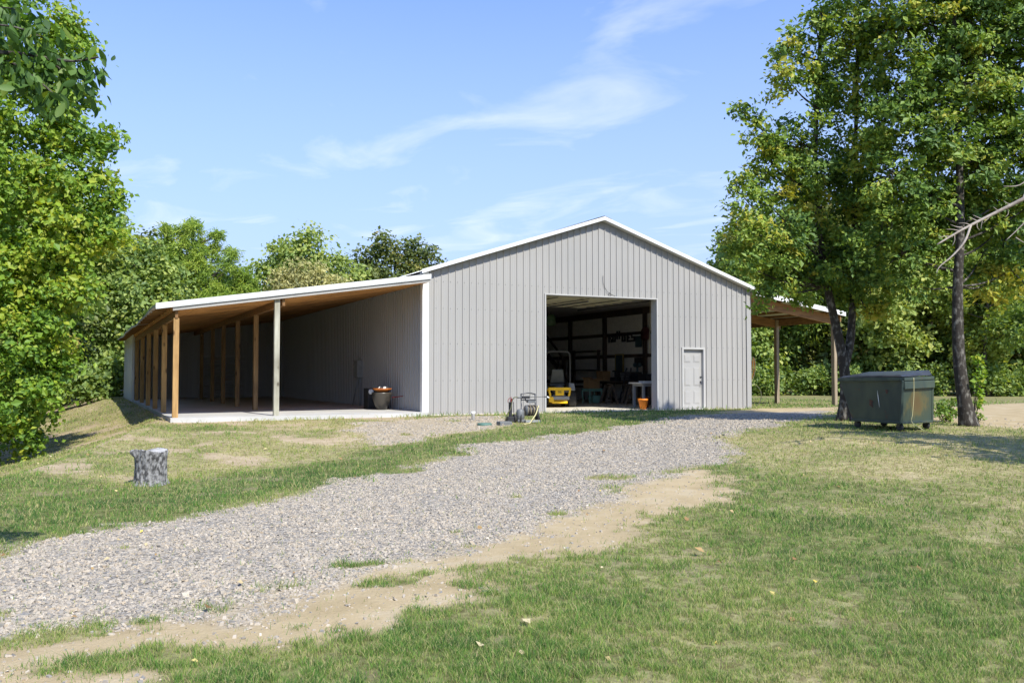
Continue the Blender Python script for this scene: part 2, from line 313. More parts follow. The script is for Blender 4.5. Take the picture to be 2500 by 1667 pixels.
# ------------------------------------------------------------------ ground masks
poly = lambda L: np.array([GD(*p)[:2] for p in L])
GRAVEL = poly([(-150, 1300), (0, 1272), (120, 1235), (300, 1205), (450, 1180), (600, 1155), (700, 1130), (800, 1108), (900, 1085), (965, 1060), (1050, 1045), (1080, 1022), (1200, 1010), (1300, 1000), (1400, 985), (1500, 972), (1545, 958), (1640, 950), (1780, 946), (1900, 944), (1900, 958), (1760, 978), (1690, 990), (1640, 1005), (1660, 1030), (1690, 1042), (1620, 1070), (1560, 1085), (1560, 1100), (1400, 1120), (1440, 1140), (1330, 1180), (1250, 1200), (1180, 1225), (1080, 1250), (960, 1285), (830, 1315), (700, 1350), (600, 1385), (450, 1415), (250, 1450), (100, 1480), (-150, 1510)])
DIRT = poly([(-150, 1500), (0, 1470), (250, 1430), (450, 1395), (700, 1325), (960, 1260), (1250, 1175), (1440, 1115), (1560, 1080), (1620, 1075), (1660, 1100), (1640, 1150), (1500, 1190), (1440, 1240), (1300, 1265), (1200, 1305), (1060, 1340), (1000, 1385), (800, 1445), (700, 1480), (500, 1530), (380, 1575), (250, 1640), (-150, 1640)])
BARE = poly([(800, 990), (840, 972), (960, 960), (1150, 955), (1190, 972), (1130, 985), (1020, 998), (960, 1018), (870, 1022)])
ROADR = poly([(2130, 935), (2352, 925), (2600, 930), (2600, 995), (2352, 985), (2220, 975), (2100, 965), (1950, 968), (1940, 950)])
SAND = poly([(1620, 946), (1760, 938), (1930, 935), (1930, 947), (1760, 953)])
LUSHL = poly([(-150, 1140), (300, 1120), (600, 1080), (900, 1030), (1050, 1000), (1300, 958), (1450, 950), (1560, 945), (1540, 965), (1300, 995), (1080, 1022), (960, 1060), (600, 1150), (0, 1270), (-150, 1290)])
DRYR = poly([(1680, 1000), (1900, 985), (2352, 1000), (2600, 1000), (2600, 1090), (2352, 1085), (2000, 1100), (1750, 1085), (1650, 1050)])
TUFTS = [(820, 1293, .30), (855, 1338, .22), (905, 1335, .28), (968, 1322, .12), (1110, 1310, .16), (1385, 1098, .35), (1430, 1097, .3), (1060, 1040, .5), (940, 1080, .5), (1190, 1142, .12), (250, 1528, .35), (330, 1510, .3), (100, 1548, .3), (420, 1530, .3), (480, 1528, .25), (690, 1438, .12), (1050, 1222, .12), (285, 1258, .08), (1280, 1178, .2), (1080, 1255, .12), (1000, 1005, .35), (930, 1000, .4), (1150, 990, .5), (1040, 968, .4)]
TUFTP = [(GD(u, v)[:2], r) for u, v, r in TUFTS]
LEFTEDGE = poly([(-400, 900), (950, 900), (950, 960), (820, 1020), (600, 1080), (300, 1120), (-400, 1160)])
def masks(x, y):
    near = (x > -60) & (x < 60) & (y > -40) & (y < 60)
    n1 = fbm(x, y, 1.3, 4, 1)-.5; n2 = fbm(x, y, 4.5, 4, 2)-.5; n3 = fbm(x, y, .45, 3, 3)-.5
    def m(pl, soft, amp, amp2=0.):
        d = sdist(pl, x, y)+n1*amp+n2*amp2; return sst(d, -soft, soft)
    gr = m(GRAVEL, .3, 1.15, .6)
    di = np.maximum(m(DIRT, .18, .9, .7), np.maximum(m(BARE, .25, 1.4, .8), np.maximum(m(ROADR, .5, 2.2, .6), m(SAND, .3, .9, .3))))
    gr = np.maximum(gr, .5*m(BARE, .3, 1.2, .6))
    for (tx, ty), r in TUFTP:
        d = np.hypot(x-tx, (y-ty)*1.1); k = 1-sst(d+n2*r*1.1+n1*r*.5, r*.35, r*.95); gr = gr*(1-k); di = di*(1-k)
    pn = fbm(x, y, 1.1, 4, 5); lefth = m(LEFTEDGE, .6, 1.0)*(x < 1.5)
    bald = sst(pn, .50, .66)*lefth*.85+sst(fbm(x, y, 2.1, 4, 6), .60, .72)*.25*(1-lefth)
    lush = .55+n3*.5+n1*.5
    lush = lush-.27*m(DRYR, 1.2, 2.5)-.2*lefth+.22*m(LUSHL, .4, .8)*(1-.3*lefth)
    lush = lush+.10*sst(fbm(x, y, .9, 3, 8), .5, .7)
    far = sst(np.hypot(x+9, y+24), 30, 60); lush = lush*(1-far)+.5*far
    under = (x > -7.4) & (x < 12.) & (y > -.55) & (y < 25)
    grass = (1-gr)*(1-di)*(1-bald)*(~under)
    return gr, di, np.clip(grass, 0, 1), np.clip(lush, 0, 1)

# ------------------------------------------------------------------ ground sheet
def spaced(lo, hi, st, far):
    a = list(np.arange(lo, hi+1e-6, st)); s = st; x = a[-1]
    while x < far: s *= 1.16; x += s; a.append(x)
    s = st; x = lo; b = []
    while x > -far: s *= 1.16; x -= s; b.append(x)
    return np.array(b[::-1]+a)
def ground_mat():
    m, nt, b, N, L = nodes('ground_cover'); b.inputs['Roughness'].default_value = .95; b.inputs['Specular IOR Level'].default_value = .15
    A = {}
    for k in ('gravel', 'dirt', 'grassy', 'lush'):
        a = N('ShaderNodeAttribute'); a.attribute_name = k; A[k] = a.outputs['Fac']
    tc = N('ShaderNodeTexCoord')
    def noise(sc, det=6, ro=.6):
        n = N('ShaderNodeTexNoise'); n.inputs['Scale'].default_value = sc; n.inputs['Detail'].default_value = det; n.inputs['Roughness'].default_value = ro; L(tc.outputs['Object'], n.inputs['Vector']); return n.outputs['Fac']
    def ramp(fac, *st):
        r = N('ShaderNodeValToRGB'); e = r.color_ramp.elements
        e[0].position, e[0].color = st[0][0], (*st[0][1], 1); e[1].position, e[1].color = st[-1][0], (*st[-1][1], 1)
        for p, c in st[1:-1]: q = e.new(p); q.color = (*c, 1)
        L(fac, r.inputs[0]); return r.outputs[0]
    def mix(f, a, c):
        x = N('ShaderNodeMix'); x.data_type = 'RGBA'; L(f, x.inputs[0]); L(a, x.inputs[6]); L(c, x.inputs[7]); return x.outputs[2]
    dirt = ramp(noise(1.7, 9, .65), (.3, (.36, .275, .15)), (.55, (.46, .36, .215)), (.75, (.52, .44, .31)))
    bald = ramp(noise(3.5, 8), (.3, (.36, .27, .17)), (.7, (.54, .43, .30)))
    vo = N('ShaderNodeTexVoronoi'); vo.inputs['Scale'].default_value = 34; L(tc.outputs['Object'], vo.inputs['Vector'])
    sep = N('ShaderNodeSeparateColor'); L(vo.outputs['Color'], sep.inputs[0])
    grav = ramp(sep.outputs[0], (0., (.16, .14, .115)), (.35, (.33, .29, .24)), (.7, (.41, .365, .305)), (1., (.52, .47, .40)))
    soil_g = ramp(noise(2.2, 6), (.3, (.13, .15, .05)), (.7, (.25, .26, .10)))
    soil_d = ramp(noise(2.8, 6), (.3, (.38, .32, .16)), (.7, (.54, .47, .26)))
    lr = ramp(A['lush'], (.25, (0, 0, 0)), (.7, (1, 1, 1)))
    dk = ramp(noise(11, 5, .7), (.35, (.45, .42, .36)), (.6, (1, 1, 1)))  # dark mottling in the soil colour stands for shade between grass tufts
    grass = mix(lr, soil_d, soil_g); mu = N('ShaderNodeMix'); mu.data_type = 'RGBA'; mu.blend_type = 'MULTIPLY'; mu.inputs[0].default_value = 1; L(grass, mu.inputs[6]); L(dk, mu.inputs[7]); grass = mu.outputs[2]
    base = mix(A['grassy'], bald, grass); base = mix(A['dirt'], base, dirt); base = mix(A['gravel'], base, grav)
    L(base, b.inputs['Base Color'])
    nb = noise(28, 6, .7); bp = N('ShaderNodeBump'); bp.inputs['Strength'].default_value = .55; bp.inputs['Distance'].default_value = .03; L(nb, bp.inputs['Height'])
    vb = N('ShaderNodeBump'); vb.inputs['Distance'].default_value = .02; L(A['gravel'], vb.inputs['Strength']); L(vo.outputs['Distance'], vb.inputs['Height']); vb.invert = True
    L(bp.outputs[0], vb.inputs['Normal']); L(vb.outputs[0], b.inputs['Normal'])
    return m
gx = spaced(-12.5, 13.5, .085, 420); gy = spaced(-22.5, 0.5, .085, 420)
XX, YY = np.meshgrid(gx, gy); XX = XX.ravel(); YY = YY.ravel()
gr, di, ga, lu = masks(XX, YY)
ZZ = H(XX, YY)+(fbm(XX, YY, .8, 3, 9)-.5)*.05*(1-sst(np.hypot(XX-2, YY+10), 20, 40))+gr*(fbm(XX, YY, 9, 2, 10)-.5)*.02
inb = (XX > -7.3) & (XX < 12.0) & (YY > -.4) & (YY < 25); ZZ = np.where(inb, np.minimum(ZZ, -.12), ZZ)
nx, ny = len(gx), len(gy); ii = (np.arange(ny-1)[:, None]*nx+np.arange(nx-1)[None, :]).ravel()
gme = mesh_np('ground', np.c_[XX, YY, ZZ], np.c_[ii, ii+1, ii+1+nx, ii+nx], [ground_mat()], dict(gravel=gr, dirt=di, grassy=ga, lush=lu), True)
tag(link('ground', gme), kind='structure')

# ------------------------------------------------------------------ barn
XL, XR, XA = -.342, 11.974, 5.816; ZE, ZA = 4.24, 6.265; YB = 24.6; RIB = .2286
roofz = lambda x: ZE+(ZA-ZE)*(1-abs(x-XA)/(XR-XA))
barn = thing('metal_barn', 'grey metal barn with white gable roof, open lean-to left and carport right', 'barn', (0, 0, 0))
OPX0, OPX1, OPZ = 3.745, 7.99, 3.745; DX0, DX1, DZ0, DZ1 = 9.03, 9.965, .05, 2.135
def ribprofile(a, b, start, h, wide=.034, top=.022):
    pts = [(a, 0.)]; k = math.ceil((a-start)/RIB)
    x = start+k*RIB
    while x < b:
        for dx, z in ((-wide/2, 0), (-top/2, h), (top/2, h), (wide/2, 0)):
            if a < x+dx < b: pts.append((x+dx, z))
        m = x+RIB/2
        for q in (m-.035, m+.035):
            for dx, z in ((-.010, 0), (-.003, .004), (.003, .004), (.010, 0)):
                if a < q+dx < b: pts.append((q+dx, z))
        x += RIB
    pts.append((b, 0.)); return pts
def interp_prof(pr_, x):
    return float(np.interp(x, [p[0] for p in pr_], [p[1] for p in pr_]))
pr_ = ribprofile(XL, XR, 0., .032)
xs = sorted(set([p[0] for p in pr_]+[OPX0, OPX1, DX0, DX1, XA]))
mb = MB()
for a, b in zip(xs[:-1], xs[1:]):
    if b-a < 1e-6: continue
    mx_ = (a+b)/2; z0 = -.02
    if OPX0 < mx_ < OPX1: z0 = OPZ
    elif DX0 < mx_ < DX1: z0 = DZ1
    ya, yb = -interp_prof(pr_, a), -interp_prof(pr_, b)
    mb.add([(a, ya, z0), (b, yb, z0), (b, yb, roofz(b)-.02), (a, ya, roofz(a)-.02)], [(0, 1, 2, 3)])
mb.build('front_wall', M['siding'], barn)
mb = MB()                                             # rows of screw heads
for z in (1.05, 2.15, 3.2, 4.0):
    for k in range(54):
        x = .06+k*RIB
        if x < XR and not (OPX0-.06 < x < OPX1+.06 and z < OPZ) and not (DX0-.1 < x < DX1+.1 and z < DZ1+.1) and z < roofz(x)-.2:
            mb.lathe([(.012, 0), (.012, -.006), (.005, -.010)], (x, 0, z), 6, 'y')
tag(mb.build('screw_heads', M['greyplastic'], barn), kind='stuff')
# side and rear walls
def sidewall(name, X, out, y0, y1, zt, z0=.0, material=None):
    p = ribprofile(y0, y1, y0+.12, .036); mb = MB()
    for (a, ha), (b, hb) in zip(p[:-1], p[1:]):
        q = [(X+out*ha, a, z0), (X+out*hb, b, z0), (X+out*hb, b, zt), (X+out*ha, a, zt)]
        mb.add(q, [(0, 1, 2, 3) if out > 0 else (3, 2, 1, 0)])
    return mb.build(name, material or M['siding'], barn)
sidewall('side_wall', XL, -1, 0, YB, ZE, .0); sidewall('side_wall', XR, 1, 0, YB, ZE, .0)
mb = MB(); mb.add([(XL, YB, -.1), (XR, YB, -.1), (XR, YB, ZE), (XA, YB, ZA-.02), (XL, YB, ZE)], [(4, 3, 2, 1, 0)]); mb.build('rear_wall', M['siding'], barn)
# interior lining of the right wall, ceiling, posts, girts
mb = MB(); mb.box((XR-.14, .05, .05), (XR-.11, YB-.05, 4.05)); mb.build('interior_lining', M['liner'], barn)
mb = MB(); mb.box((XL+.06, .12, 4.06), (XR-.06, YB-.05, 4.10)); mb.build('ceiling', M['ceil'], barn)
for y in (.35, 3.1, 6.15, 9.3, 12.4, 15.5, 18.6, 21.6):
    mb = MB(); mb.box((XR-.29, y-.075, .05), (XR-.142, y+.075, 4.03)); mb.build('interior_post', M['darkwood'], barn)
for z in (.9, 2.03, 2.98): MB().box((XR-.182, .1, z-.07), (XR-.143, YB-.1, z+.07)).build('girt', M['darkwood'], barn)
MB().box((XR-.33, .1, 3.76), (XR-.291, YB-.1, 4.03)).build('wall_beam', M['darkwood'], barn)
mb = MB(); mb.box((XL, -.02, -.3), (XR, YB, .045)); mb.build('floor_slab', M['apron'], barn)
mb = MB()
for x in (4.6, 9.2):
    mb.box((x-.1, 19.9, .05), (x+.1, 20.1, 4.05))
mb.box((XL+.2, 20.1, .05), (XR-.3, 20.14, 4.05)); mb.build('partition_wall', M['woodraw'], barn)
# apron in front of the opening
e1 = [G(1335, 1010), G(1400, 1021), G(1500, 1012), G(1615, 1003)]
mb = MB(); mb.add([(OPX0-.02, -.02, .049), (OPX0+.1, -1.0, .02), (5.2, -1.35, .0), (7.2, -1.2, .025), (OPX1+.5, -.35, .049), (OPX1+.5, -.03, .049), (OPX0-.02, -.02, -.3), (OPX0+.1, -1.0, -.3), (5.2, -1.35, -.3), (7.2, -1.2, -.3), (OPX1+.5, -.35, -.3), (OPX1+.5, -.03, -.3)],
    [(0, 1, 2, 3, 4, 5), (0, 6, 7, 1), (1, 7, 8, 2), (2, 8, 9, 3), (3, 9, 10, 4), (4, 10, 11, 5)]); mb.build('concrete_apron', M['apron'], barn)
mb = MB(); mb.box((DX0-.02, -.75, -.2), (DX1+.25, -.03, .03)); mb.build('door_step', M['apron'], barn)
# trims
mb = MB(); mb.box((XL-.03, -.045, -.015), (XL+.16, -.026, ZE+.02)); mb.box((XL-.045, -.045, -.015), (XL-.028, .13, ZE-.06)); mb.build('corner_trim', M['white'], barn)
mb = MB(); mb.box((XR-.15, -.045, .03), (XR+.03, -.026, ZE+.02)); mb.box((XR+.028, -.045, .03), (XR+.045, .13, ZE-.06)); mb.build('corner_trim', M['siding'], barn)
mb = MB()
mb.box((OPX0-.035, -.034, .045), (OPX0+.012, .30, OPZ+.0)); mb.box((OPX1-.012, -.034, .045), (OPX1+.04, .30, OPZ+.0)); mb.box((OPX0-.035, -.036, OPZ+.001), (OPX1+.04, .30, OPZ+.04)); mb.build('opening_trim', M['trimgrey'], barn)
# roof
roof = MB()
ya, yb = -.22, YB+.2
rp = ribprofile(ya, yb, ya+.05, .02)
for sgn in (-1, 1):
    x_e = XA+sgn*(XR-XA+.10); z_e = roofz(XR)-.033*1+.06
    for (a, ha), (b, hb) in zip(rp[:-1], rp[1:]):
        v = [(XA, a, ZA+.07+ha), (XA, b, ZA+.07+hb), (x_e, b, z_e+hb), (x_e, a, z_e+ha)]
        roof.add(v, [(0, 1, 2, 3) if sgn < 0 else (3, 2, 1, 0)])
    roof.add([(XA, ya, ZA+.02), (XA, yb, ZA+.02), (x_e, yb, z_e-.05), (x_e, ya, z_e-.05)], [(3, 2, 1, 0) if sgn < 0 else (0, 1, 2, 3)])
ro = roof.build('roof', M['roof'], barn)
for sgn in (-1, 1):
    x_e = XA+sgn*(XR-XA+.13); z_e = roofz(XR)+.028
    mb = MB()
    for (dz0, dz1, y0, y1) in ((-.045, .06, -.245, -.222),):
        v = [(XA, y0, ZA+.02+dz0), (XA, y1, ZA+.02+dz0), (XA, y1, ZA+.03+dz1), (XA, y0, ZA+.03+dz1)]
        w = [(x_e, y0, z_e-.03+dz0), (x_e, y1, z_e-.03+dz0), (x_e, y1, z_e-.02+dz1), (x_e, y0, z_e-.02+dz1)]
        mb.hexa(v[:4]+w[:4])
    v = [(XA, -.222, ZA-.03), (XA, -.03, ZA-.03), (XA, -.03, ZA-.01), (XA, -.222, ZA-.01)]
    w = [(x_e, -.222, z_e-.08), (x_e, -.03, z_e-.08), (x_e, -.03, z_e-.06), (x_e, -.222, z_e-.06)]; mb.hexa(v+w)
    mb.build('rake_trim', M['white'], ro)
mb = MB(); mb.add([(XA-.3, -.23, ZA+.02), (XA, -.23, ZA+.115), (XA+.3, -.23, ZA+.02), (XA-.3, yb, ZA+.02), (XA, yb, ZA+.115), (XA+.3, yb, ZA+.02)], [(0, 1, 4, 3), (1, 2, 5, 4)]); mb.build('ridge_cap', M['white'], ro)
# entry door
dr = MB(); dr.box((DX0+.05, .075, DZ0+.03), (DX1-.05, .115, DZ1-.045))
for (xa, xb) in ((.14, .40), (.53, .79)):
    for (za, zb) in ((.18, .62), (.80, 1.42), (1.60, 1.86)):
        dr.box((DX0+xa, .066, DZ0+za), (DX0+xb, .074, DZ0+zb))
        dr.box((DX0+xa+.03, .058, DZ0+za+.03), (DX0+xb-.03, .0655, DZ0+zb-.03))
dd = dr.build('entry_door', M['door'], barn, .004)
mb = MB(); mb.box((DX0-.02, -.034, .0), (DX0+.048, .12, DZ1)); mb.box((DX1-.048, -.034, .0), (DX1+.02, .12, DZ1)); mb.box((DX0-.02, -.036, DZ1-.043), (DX1+.02, .12, DZ1+.022)); mb.box((DX0+.05, -.03, DZ0-.02), (DX1-.05, .12, DZ0+.025)); mb.build('door_frame', M['trimgrey'], dd)
mb = MB(); mb.lathe([(.03, .072), (.03, .05), (.02, .02)], (DX1-.11, 0, .98), 12, 'y'); mb.bar((DX1-.11, .02, .98), (DX1-.12, .0, .88), .03, .025, (0, 1, 0)); mb.build('door_handle', M['steel'], dd)
mb = MB(); mb.lathe([(.032, .072), (.032, .05), (.015, .035)], (DX1-.11, 0, 1.14), 12, 'y'); mb.build('deadbolt', M['steel'], dd)
# raised overhead door under the ceiling
mb = MB()
for k in range(6): mb.box((OPX0+.1, .75+k*.62, 3.80), (OPX1-.1, 1.35+k*.62, 3.85))
for k in range(7): mb.box((OPX0+.1, .72+k*.62, 3.76), (OPX1-.1, .76+k*.62, 3.795))
od = mb.build('overhead_door', M['cream'], barn)
mb = MB()
for x in (OPX0-.0, OPX1-.02): mb.box((x-.02, .4, 3.70), (x+.02, 5.2, 3.75))
for x in (4.6, 5.8, 7.0): mb.box((x-.03, .76, 3.74), (x+.03, 4.5, 3.758))
mb.build('door_track', M['steel'], od)
mb = MB(); mb.box((5.6, 4.7, 3.55), (6.1, 5.2, 3.75)); mb.bar((5.85, .9, 3.68), (5.85, 4.75, 3.68), .05, .05); mb.build('door_opener', M['greyplastic'], barn)
mb = MB(); mb.lathe([(.08, 0), (.11, -.05), (.03, -.09)], (6.5, 5.2, 4.06), 14); mb.build('ceiling_lamp', M['paint_white'], barn)

# lean-to -----------------------------------------------------------
LX = -7.23; EX = -7.72; ltz = lambda x: 4.10-(XL-x)*(4.10-3.0)/(XL-EX)
sagw = lambda y: .035*math.sin(y*.55+.6)+.02*math.sin(y*1.3)-.018*math.sin(math.pi*min(max(y, 0), 25)/25)
YF, YR = -.62, 24.9
mb = MB(); mb.add([(LX-.12, -.62, .13), (XL-.03, -.62, .13), (XL-.03, YR, .13), (LX-.12, YR, .13), (LX-.12, -.62, -.5), (XL-.03, -.62, -.5), (XL-.03, YR, -.5), (LX-.12, YR, -.5)], [(0, 1, 2, 3), (4, 5, 1, 0), (7, 4, 0, 3)]); mb.build('lean_to_slab', M['slab'], barn)
mb = MB(); ysr = np.linspace(YF-.05, YR, 60); cols = [XL+.0, -2.8, -5.2, EX]
def lt(x, y): return (x, y, ltz(x)+sagw(y)*max(0, (XL-x)/(XL-EX))**2)
for a, b in zip(ysr[:-1], ysr[1:]):
    for xa, xb in zip(cols[:-1], cols[1:]):
        q = [lt(xa, a), lt(xa, b), lt(xb, b), lt(xb, a)]
        mb.add(q, [(0, 1, 2, 3)]); mb.add([(p[0], p[1], p[2]-.03) for p in q], [(3, 2, 1, 0)])
    q = [lt(EX, a), lt(EX, b)]; mb.add([q[0], q[1], (q[1][0], q[1][1], q[1][2]-.06), (q[0][0], q[0][1], q[0][2]-.06)], [(3, 2, 1, 0)])
ltr = mb.build('lean_to_roof', M['roof'], barn)
mb = MB(); n = 14
for i in range(n):
    xa = XL-.02+(EX-.02-XL+.02)*i/n; xb = XL-.02+(EX-.02-XL+.02)*(i+1)/n
    za, zb = lt(xa, YF)[2], lt(xb, YF)[2]
    mb.hexa([(xa, YF-.09, za-.09), (xb, YF-.09, zb-.09), (xb, YF-.055, zb-.09), (xa, YF-.055, za-.09), (xa, YF-.09, za+.03), (xb, YF-.09, zb+.03), (xb, YF+.1, zb+.035), (xa, YF+.1, za+.035)])
    mb.hexa([(xa, YF-.082, za-.115), (xb, YF-.082, zb-.115), (xb, YF-.05, zb-.115), (xa, YF-.05, za-.115), (xa, YF-.082, za-.094), (xb, YF-.082, zb-.094), (xb, YF-.05, zb-.094), (xa, YF-.05, za-.094)])
mb.build('rake_trim', M['white'], ltr)
mb = MB()
mb.hexa([(XL-.03, YF-.04, ltz(XL-.03)-.20), (LX-.1, YF-.04, ltz(LX-.1)-.21), (LX-.1, YF+.0, ltz(LX-.1)-.21), (XL-.03, YF+.0, ltz(XL-.03)-.20), (XL-.03, YF-.04, ltz(XL)-.118), (LX-.1, YF-.04, ltz(LX-.1)-.118), (LX-.1, YF+.0, ltz(LX-.1)-.118), (XL-.03, YF+.0, ltz(XL)-.118)])
mb.build('fascia_board', M['fasciawood'], ltr)
mb = MB(); nb = 11
for i in range(nb):
    xa = XL-.05+(LX-.1-XL+.05)*i/nb; xb = XL-.05+(LX-.1-XL+.05)*(i+1)/nb-.0
    d = .004*(i % 2)
    mb.hexa([(xa, YF+.002, ltz(xa)-.20-d), (xb+.008, YF+.002, ltz(xb+.008)-.20-d), (xb+.008, YR-.1, ltz(xb+.008)-.20-d), (xa, YR-.1, ltz(xa)-.20-d), (xa, YF+.002, ltz(xa)-.06), (xb+.008, YF+.002, ltz(xb)-.06), (xb+.008, YR-.1, ltz(xb)-.06), (xa, YR-.1, ltz(xa)-.06)])
mb.build('soffit', M['soffit'], ltr)
for x in (LX, -4.53): MB().box((x-.035, YF+.06, ltz(x)-.40), (x+.035, YR-.2, ltz(x)-.215)).build('beam', M['beam'], ltr)
for k in range(24):
    mb = MB(); y = .2+k*1.02; mb.hexa([(LX+.04, y, ltz(LX)-.12), (EX+.03, y, ltz(EX)-.12), (EX+.03, y+.04, ltz(EX)-.12), (LX+.04, y+.04, ltz(LX)-.12), (LX+.04, y, ltz(LX)-.035), (EX+.03, y, ltz(EX)-.04), (EX+.03, y+.04, ltz(EX)-.04), (LX+.04, y+.04, ltz(LX)-.035)]); mb.build('rafter_tail', M['beam'], ltr)
PY_ = [-.46, 2.95, 6.1, 9.3, 12.7, 16.3]
for i, y in enumerate(PY_):
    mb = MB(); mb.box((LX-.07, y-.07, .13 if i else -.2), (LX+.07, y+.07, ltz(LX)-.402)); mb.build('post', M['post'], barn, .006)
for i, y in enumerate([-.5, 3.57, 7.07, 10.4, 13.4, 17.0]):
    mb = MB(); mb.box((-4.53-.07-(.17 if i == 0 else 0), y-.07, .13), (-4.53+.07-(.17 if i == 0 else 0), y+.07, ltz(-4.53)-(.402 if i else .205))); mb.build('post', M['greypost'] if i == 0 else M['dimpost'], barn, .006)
# enclosed back room of the lean-to
yb_ = 19.8; p = ribprofile(LX-.1, XL-.04, -7.1, .022); mb = MB()
for (a, ha), (b, hb) in zip(p[:-1], p[1:]): mb.add([(a, yb_-ha, .13), (b, yb_-hb, .13), (b, yb_-hb, ltz(b)-.2), (a, yb_-ha, ltz(a)-.2)], [(0, 1, 2, 3)])
mb.build('back_room_wall', M['siding'], barn)
mb = MB(); p = ribprofile(17.35, YR, 17.4, .022)
for (a, ha), (b, hb) in zip(p[:-1], p[1:]):
    mb.add([(LX-.12-ha, a, .0), (LX-.12-hb, b, .0), (LX-.12-hb, b, ltz(LX)-.1), (LX-.12-ha, a, ltz(LX)-.1)], [(3, 2, 1, 0)])
    mb.add([(LX-.09, a, .0), (LX-.09, b, .0), (LX-.09, b, ltz(LX)-.1), (LX-.09, a, ltz(LX)-.1)], [(0, 1, 2, 3)])
mb.box((LX-.15, 17.2, .0), (LX-.05, 17.36, ltz(LX)-.11)); mb.build('outer_wall', M['white'], barn)
mb = MB(); mb.box((-.52, 19.55, .13), (XL-.03, 19.78, 3.85)); mb.build('inner_corner_trim', M['siding'], barn)
mb = MB(); nsl = 24
for k in range(nsl):
    z = .14+k*1.92/nsl; mb.add([(-4.1, yb_-.045, z), (-2.2, yb_-.045, z), (-2.2, yb_-.075, z+.055), (-4.1, yb_-.075, z+.055), (-2.2, yb_-.045, z+.08), (-4.1, yb_-.045, z+.08)], [(0, 1, 2, 3), (3, 2, 4, 5)])
mb.box((-4.18, yb_-.09, .13), (-4.11, yb_-.03, 2.12)); mb.box((-2.19, yb_-.09, .13), (-2.12, yb_-.03, 2.12)); mb.box((-4.18, yb_-.1, 2.061), (-2.12, yb_-.03, 2.14)); mb.build('roll_up_door', M['door'], barn)
# carport on the right ----------------------------------------------
CX = 16.3; cz = lambda x: 4.12-(x-XR)*(4.12-3.50)/(CX-XR)
mb = MB(); p = ribprofile(-.3, YB, -.2, .02)
for (a, ha), (b, hb) in zip(p[:-1], p[1:]): mb.add([(XR+.03, a, cz(XR)+.05+ha), (XR+.03, b, cz(XR)+.05+hb), (CX, b, cz(CX)+.05+hb), (CX, a, cz(CX)+.05+ha)], [(3, 2, 1, 0)])
cpr = mb.build('carport_roof', M['roof'], barn)
mb = MB(); mb.add([(XR+.03, -.29, cz(XR)+.0), (XR+.03, YB, cz(XR)+.0), (CX, YB, cz(CX)+.0), (CX, -.29, cz(CX)+.0)], [(0, 1, 2, 3)]); mb.build('roof_underside', M['underroof'], cpr)
mb = MB(); mb.hexa([(XR+.05, -.34, cz(XR)-.09), (CX+.03, -.34, cz(CX)-.09), (CX+.03, -.305, cz(CX)-.09), (XR+.05, -.305, cz(XR)-.09), (XR+.05, -.34, cz(XR)+.08), (CX+.03, -.34, cz(CX)+.08), (CX+.03, -.305, cz(CX)+.08), (XR+.05, -.305, cz(XR)+.08)])
mb.box((CX+.005, -.305, cz(CX)-.08), (CX+.03, YB, cz(CX)+.05)); mb.build('rake_trim', M['white'], cpr)
for y in (.0, 3.05, 6.1, 9.15, 12.2, 15.3, 18.3, 21.4):
    mb = MB(); mb.hexa([(XR+.04, y-.03, cz(XR)-.42), (CX-.05, y-.03, cz(CX)-.42), (CX-.05, y+.03, cz(CX)-.42), (XR+.04, y+.03, cz(XR)-.42), (XR+.04, y-.03, cz(XR)-.09), (CX-.05, y-.03, cz(CX)-.09), (CX-.05, y+.03, cz(CX)-.09), (XR+.04, y+.03, cz(XR)-.09)]); mb.build('rafter', M['beam'], cpr)
for x in (12.6, 13.4, 14.2, 15.0, 15.7, 16.2): MB().box((x-.02, -.28, cz(x)-.088), (x+.02, YB, cz(x)-.005)).build('purlin', M['beam'], cpr)
MB().box((16.1, -.28, cz(16.1)-.33), (16.14, YB, cz(16.1)-.09)).build('edge_beam', M['beam'], cpr)
for y in (0., 3.05, 6.1, 9.15, 12.2, 15.3, 18.3, 21.4):
    mb = MB(); mb.box((16.03-.07, y-.1, .0), (16.03+.07, y-.032, cz(16.03)-.1)); mb.box((16.03-.07, y-.0315, .0), (16.03+.07, y+.06, cz(16.03)-.43)); mb.build('post', M['carpost'], barn, .005)

# ------------------------------------------------------------------ things on and beside the barn
t = thing('electrical_box', 'grey electrical box with round meter on the corrugated wall under the lean-to', 'electrical box', (XL-.025, 6.3, 1.13))
mb = MB(); mb.box((-.2, -.2, 0), (0, .2, .6)); mb.build('cabinet', M['midgrey'], t, .008)
mb = MB(); mb.lathe([(.09, .0), (.09, .13), (.07, .18)], (-.1, .2, .36), 16, 'y'); mb.build('meter', M['chrome'], t)
mb = MB(); mb.tube([(-.08, .12, 0), (-.10, .18, -.3), (-.14, .55, -1.0)], .022, 8); mb.tube([(-.06, -.1, 0), (-.06, -.1, -1.0)], .028, 8); mb.build('conduit', M['midgrey'], t)
t = thing('appliance_box', 'black box with two white round dials behind the dark pot under the lean-to', 'appliance', (-.78, 3.1, .13))
mb = MB(); mb.box((-.36, -.25, 0), (.34, .27, .66)); mb.build('cabinet', M['black'], t, .01)
for x in (-.27, .05):
    mb = MB(); mb.lathe([(.085, -.252), (.08, -.275), (.05, -.28)], (x, 0, .55), 14, 'y'); mb.build('dial', M['paint_white'], t)
t = thing('barrel_pot', 'tall dark glazed pot tapering to its foot on the lean-to slab by the wall', 'pot', (-.93, 2.1, .13))
mb = MB(); mb.lathe([(.13, 0), (.22, .14), (.29, .36), (.315, .50), (.315, .54), (.295, .545), (.28, .50), (.05, .48)], (0, 0, 0), 24); mb.build('vessel', M['darkpot'], t)
